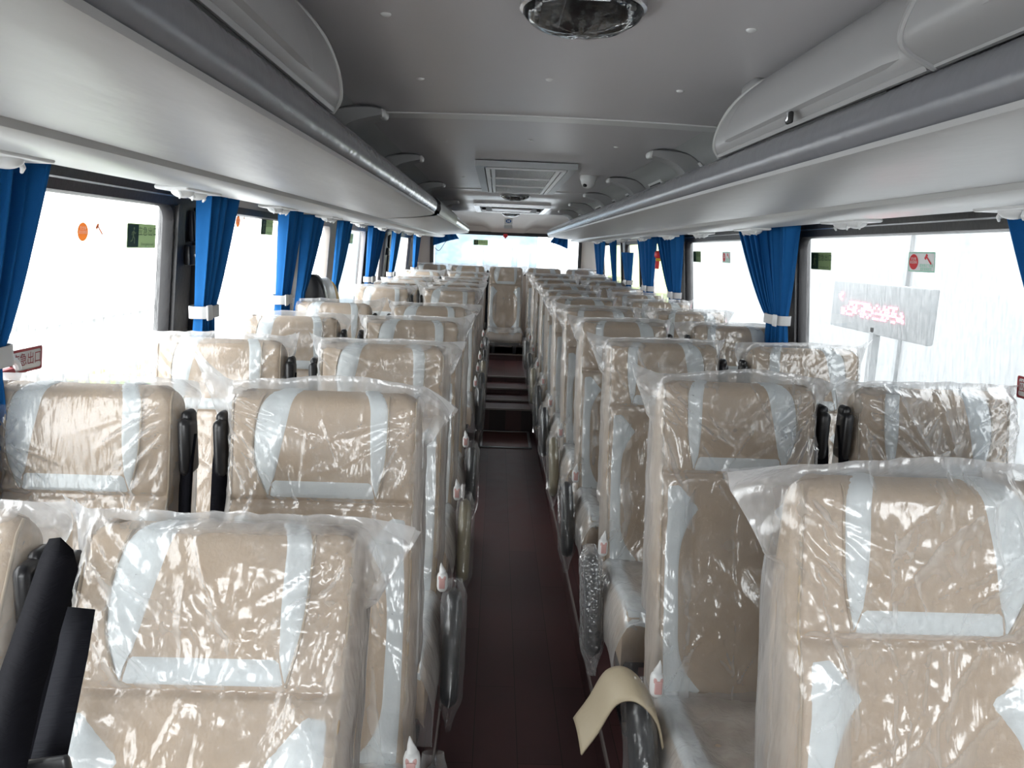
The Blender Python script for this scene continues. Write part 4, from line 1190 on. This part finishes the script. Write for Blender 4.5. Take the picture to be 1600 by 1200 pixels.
hammer_sticker(1, 4.55, 1.686, 'red disc and hammer sticker on the second right window')

def plate_sign(side, y, z, label, w_=.125, h_=.058):
    r = side_root('exit_plate', side, y, z, .05); tag(r, label, 'sign')
    mb = MB(); mb.rbox((0, 0, -.002), (w_/2, h_/2, .002), .0015); build('plate', mb, M['white_plastic'], r)
    rect('red_border', w_*.98, h_*.97, M['red_dark'], r, .001, r=.006, border=.006)
    text('characters', '应急出口', h_*.56, M['red_dark'], r, 0, .001, z=.0016, sx=.86)
plate_sign(-1, 1.775, 1.383, 'white plate with dark red exit characters at the lower left window')
plate_sign(1, 1.82, 1.386, 'white plate with dark red exit characters cut by the right edge')
# holder behind the left plate: small white ring part of a hammer holder
h_ = empty('hammer_holder', (-1.19, 1.66, 1.375)); tag(h_, 'white round hammer holder beside the left exit plate', 'holder')
mb = MB(); mb.tube([(.0, .035*math.cos(a), .028*math.sin(a)) for a in np.linspace(0, PI*1.9, 24)], .008, 8); build('ring', mb, M['white_plastic'], h_)
mb = MB(); mb.rbox((-.01, 0, -.01), (.012, .028, .016), .008); build('mount', mb, M['red_dark'], h_)

# round white housing with black and yellow rims beside the mid door
p = empty('round_housing', (-1.15, 4.42, 1.22)); tag(p, 'white rounded housing with black and yellow rims at the mid door window', 'housing')
def dprof(k_, y0, y1, m_, nm):
    mb = MB(); G = []
    for y in (y0, y0+.01, y1-.01, y1):
        e = 1 if y0 < y < y1 else .96
        G.append([(-.0+.075*math.cos(a)*e*k_, y, .0+.27*max(0, math.sin(a))**.8*e*k_) for a in np.linspace(0, PI, 20)])
    mb.grid(np.array(G), 0); n0 = len(mb.v)-20; mb.f.append(tuple(range(20))); mb.m.append(0); mb.f.append(tuple(range(n0, n0+20))); mb.m.append(0)
    return build(nm, mb, m_, p)
dprof(1.06, -.16, -.08, M['black_plastic'], 'black_rim'); dprof(.96, -.08, .18, M['white_plastic'], 'drum'); dprof(.86, .18, .30, M['yellow'], 'yellow_rim')

# red hammer hanging by the third right window
h_ = empty('safety_hammer', (1.14, 6.02, 1.66)); tag(h_, 'red and yellow safety hammer hanging beside the third right curtain', 'hammer')
mb = MB(); mb.rbox((0, 0, .03), (.022, .045, .028), .016, n=4); build('hammer_head', mb, M['red'], h_)
mb = MB(); mb.tube([(0, 0, .01), (.0, .01, -.08)], .016, 10); build('handle', mb, M['red'], h_)
mb = MB(); mb.rbox((0, -.02, -.01), (.02, .016, .012), .008); build('yellow_clip', mb, M['yellow'], h_)
mb = MB(); mb.rbox((.055, 0, .02), (.04, .02, .03), .006); build('wall_mount', mb, M['red'], h_)

# small logo plate, caption and red hook in the middle over the rear window
r = bpy.data.objects.new('rear_notice', None); COL.objects.link(r)
r.matrix_world = Matrix.Translation((.0, 9.78, 2.035)) @ Matrix(((1, 0, 0), (0, -.45, -.893), (0, .893, -.45))).to_4x4()
tag(r, 'small white notice with blue emblem above the rear window', 'notice')
rect('notice_sheet', .10, .09, M['white_plastic'], r, 0, r=.006)
mb = MB(); mb.disc((0, .006, .001), .034, .026, (1, 0, 0), (0, 1, 0)); build('blue_emblem', mb, M['blue'], r, smooth=False)
mb = MB(); mb.box((-.010, .006, .0018), (.006, .014, .0004)); mb.box((.010, .006, .0018), (.006, .014, .0004)); mb.box((0, .006, .0018), (.016, .003, .0004)); build('emblem_mark', mb, M['white'], r, smooth=False)
r2 = bpy.data.objects.new('rear_caption', None); COL.objects.link(r2)
r2.matrix_world = Matrix.Translation((.0, 10.0, 1.975)) @ Matrix(((1, 0, 0), (0, -.35, -.93), (0, .93, -.35))).to_4x4()
tag(r2, 'faint grey caption plate under the blue emblem above the rear window', 'plate')
rect('caption_sheet', .11, .045, M['duct'], r2, 0, r=.01)
h_ = empty('red_buzzer', (-.03, 10.12, 1.865)); tag(h_, 'small red hammer box at the top middle of the rear window', 'hammer box')
mb = MB(); mb.rbox((0, 0, 0), (.028, .02, .022), .008); build('case', mb, M['red'], h_)
mb = MB(); mb.rbox((0, -.002, -.026), (.012, .012, .012), .006); build('striker', mb, M['red'], h_)

# ------------------------------------------------------------------ seats
G1 = 'beige bus seats wrapped in plastic film'
ROW = ['front', 'second', 'third', 'fourth', 'fifth', 'sixth', 'seventh', 'eighth', 'ninth', 'tenth']
OFF = .138
def yroot(ytop): return ytop-OFF
PZ = .15
# left, front row: both reclined
l1 = make_seat((-.508, .665, PZ-.012), 1, 'reclined front row seat in film, left of the aisle, at the photo bottom', G1, ang=28, film=(101, 1.0, (.045, .085), (.0, .03), .0), arm='grey', belt=True)
lw1 = make_seat((-.985, .655, PZ), 1, 'reclined front row seat in film cut off by the lower left corner', G1, ang=28, film=(102, 1.0, (.05, .05), (.0, .015), .0), aisle=False)
# the near pair's lap and shoulder belts cross in front, with a latch plate
rx, ry, rz_ = .985, -.655, -PZ
mb = MB(); pts = [(-.700, 1.00, 1.262), (-.690, .975, 1.245), (-.668, .90, 1.215), (-.640, .80, 1.175), (-.615, .73, 1.145), (-.60, .66, 1.08)]
G = []
for x, y, z in pts:
    w_ = .018 if z > 1.25 else .027; x -= .012
    G.append([((x-w_+rx)/.89, y+ry+.004, z+rz_), ((x+rx)/.89, y+ry, z+rz_+.004), ((x+w_+rx)/.89, y+ry-.004, z+rz_-.012)])
mb.grid(np.array(G), 0, flip=True); o = build('shoulder_belt', mb, M['webbing'], lw1, sharp=None); solid(o, .002)
mb = MB(); G = []
for x, y, z in ((-.655, .93, 1.20), (-.640, .88, 1.165), (-.615, .80, 1.13), (-.595, .735, 1.10)):
    G.append([((x-.016+rx)/.89, y+ry, z+rz_), ((x+.022+rx)/.89, y+ry, z+rz_-.003)])
mb.grid(np.array(G), 0, flip=True); o = build('lap_belt', mb, mat('grey_webbing', (0.02, 0.021, 0.028), .8, spec=.15, bump=.2, bscale=30, stretch=(1, 1, 22)), lw1, sharp=None); solid(o, .002)
mb = MB(); mb.rbox(((-.598+rx)/.89, .735+ry, 1.112+rz_), (.040, .006, .012), .005, rot=Matrix.Rotation(-.15, 3, 'Y')); o = build('latch_plate', mb, M['black_plastic'], lw1)
Lrows = [(1.56, 0), (2.37, 0), (3.20, 0), (4.03, 0), (5.75, 0), (6.45, 0), (7.15, 0), (7.95, 0), (8.75, .03)]
arms_l = ['grey', 'grey', 'khaki', 'grey', 'grey', 'grey', 'khaki', 'grey', 'grey']
for i, (yt, dz) in enumerate(Lrows):
    fa = {0: (111, 1.0, (.10, .075), (-.05, .055), .020), 1: (112, .8, (.03, .06), (0, .01), .004)}.get(i)
    fw = {0: (121, 1.0, (.03, .04), (0, .02), .006), 1: (122, .8, (.09, .03), (-.01, 0), .008)}.get(i)
    make_seat((-.474, yroot(yt), PZ+dz), 1, 'film-covered aisle seat left of the aisle, %s row from the front' % ROW[i+1], G1, film=fa, arm=arms_l[i], seed=i*2+1)
    make_seat((-.985, yroot(yt), PZ+dz), 1, 'film-covered window seat on the left, %s row from the front' % ROW[i+1], G1, film=fw, aisle=False, seed=i*3+2)
Rrows = [(1.04, 0), (1.855, 0), (2.67, 0), (3.485, 0), (4.30, 0), (5.115, 0), (5.93, 0), (6.745, .01), (7.56, .03), (8.375, .055)]
arms_r = ['grey', 'flap', 'bubble', 'grey', 'khaki', 'grey', 'grey', 'khaki', 'grey', 'grey']
for i, (yt, dz) in enumerate(Rrows):
    fa = {0: (131, 1.0, (.105, .03), (.03, 0), .020), 1: (132, 1.0, (.07, .05), (-.01, .03), .022), 2: (133, .8, (.08, .02), (.0, 0), .008)}.get(i)
    fw = {1: (141, 1.0, (.035, .04), (0, .01), .006), 2: (142, .8, (.05, .05), (.02, -.01), .006)}.get(i)
    arm = arms_r[i]
    s_ = make_seat(((.522, .498, .485)[i] if i < 3 else .475, yroot(yt), PZ+dz), -1, 'film-covered aisle seat right of the aisle, %s row' % ROW[i], G1, film=fa, arm='grey' if arm == 'flap' else arm, seed=i*2+3)
    if arm == 'flap':
        # loose khaki leather flap curling over the armrest
        mb = MB(); P2 = smooth_line([(-.240, .44), (-.262, .51), (-.310, .548), (-.362, .53), (-.405, .455), (-.445, .405)], 6); G = []
        for x, z in P2: G.append([(x+.004*k_, -.05-.05*k_-.02*math.sin(x*20), z+.012*math.sin(k_*1.3)-.010*k_) for k_ in np.linspace(0, 2.2, 9)])
        mb.grid(np.array(G), 0); f_ = build('leather_flap', mb, M['khaki_leather'], s_, sharp=None); solid(f_, .006); f_['label'] = 'curling khaki leather flap'
    make_seat((.995, yroot(yt), PZ+dz), -1, 'film-covered window seat on the right, %s row' % ROW[i], G1, film=fw, aisle=False, seed=i*3+4)
# rear bench: five single seats
for i, (x, nm) in enumerate(((-.99, 'leftmost'), (-.50, 'second from left'), (-.01, 'middle'), (.48, 'second from right'), (.975, 'rightmost'))):
    make_seat((x, yroot(9.78), .245 if i != 2 else .245), 1 if x < 0 else -1, '%s of the five film-covered seats under the rear window' % nm, G1, aisle=False, seed=i+7, belt=(i == 2), width=.95, bench=True)
# box under the rear seats
mb = MB(); mb.box((0, 9.72, .32), (1.2, .30, .09)); o = build('trim_14', mb, M['floor'], smooth=False); o['kind'] = 'structure'

# ------------------------------------------------------------------ outside
o = build('ground', MB().box((0, 6, -1.25), (60, 60, .05)), M['ground'], smooth=False); o['kind'] = 'structure'
# pale building wall to the right
b = empty('building', (7.5, 6, -1.2)); tag(b, 'pale grey building seen through the frosted right windows', 'building')
mb = MB(); mb.box((1.0, 4.2, 3.2), (1.0, 20.5, 3.2)); build('wall', mb, M['cladding'], b, smooth=False)
for y in (-6, -2.4, 2.6, 8, 13): 
    mb = MB(); mb.box((-.02, y, 3.2), (.05, .05, 3.2)); build('column', mb, M['cladding2'], b, smooth=False)
b2 = empty('side_building', (10.2, 14, -1.2)); tag(b2, 'yellow green wall seen through the third window on the right', 'wall panel')
mb = MB(); mb.box((-2.6, 27.5, 2.5), (.2, 10.5, 2.5)); build('wall', mb, M['leaf'], b2, smooth=False)
# LED sign board
s_ = empty('led_sign', (4.0, 8.1, 1.2)); tag(s_, 'blurred red LED sign board outside the frosted right window', 'sign')
mb = MB(); mb.rbox((0, 0, 0), (.04, 1.05, .27), .02); build('board', mb, M['cladding2'], s_)
rs = random.Random(4)
mb = MB()
for k_ in range(26):
    yy = .75-k_*.048
    for q in range(6):
        if rs.random() < .62: mb.box((-.045, yy+rs.uniform(-.01, .01), -.10+q*.028), (.004, .018, .011))
for q in range(10): mb.box((-.045, .80+rs.uniform(-.05, .05), .10+rs.uniform(-.05, .04)), (.004, .018, .012))
for q in range(10): mb.box((-.045, -.55+rs.uniform(-.06, .06), -.04+rs.uniform(-.05, .04)), (.004, .018, .012))
build('red_letters', mb, M['led'], s_, smooth=False)
mb = MB(); mb.box((0, 0, -1.3), (.04, .04, 1.1)); build('post', mb, M['cladding2'], s_, smooth=False)
# railing and a hedge patch on the left, lost in the glare
f_ = empty('railing', (-5.0, 7.5, -1.2)); tag(f_, 'white railing faintly visible through the nearest left window', 'railing')
mb = MB(); mb.box((0, 0, 1.9), (.03, 3.6, .03)); mb.box((0, 0, .9), (.03, 3.6, .03)); build('rail', mb, M['railing'], f_, smooth=False)
for k_ in range(30):
    mb = MB(); mb.box((0, -3.5+k_*.24, .95), (.018, .018, .95)); build('baluster', mb, M['railing'], f_, smooth=False)
mb = MB(); rs = np.random.RandomState(3)
for k_ in range(60): 
    c_ = rs.uniform(-1, 1, 3); mb.rbox((c_[0]*.5, c_[1]*1.0, .5+c_[2]*.3), (.22, .22, .2), .15, n=3)
o = build('hedge', mb, M['grass']); o.location = (-5.6, 11.5, -1.2); tag(o, 'light green bush low in the nearest left window', 'bush')
# steel blue frame building behind the bus
b = empty('workshop', (-3.1, 34, -1.2)); tag(b, 'pale blue workshop seen through the rear window', 'building')
mb = MB(); mb.box((0, 0, 2.0), (4.7, .5, 2.0)); build('wall', mb, M['steel_blue'], b, smooth=False)
for x, w_ in ((-.1, .35), (2.2, .12), (3.3, .28), (4.1, .25)):
    mb = MB(); mb.box((x, -.52, 2.1), (w_, .05, 1.0)); build('bay_opening', mb, M['outdoor_white'], b, smooth=False)
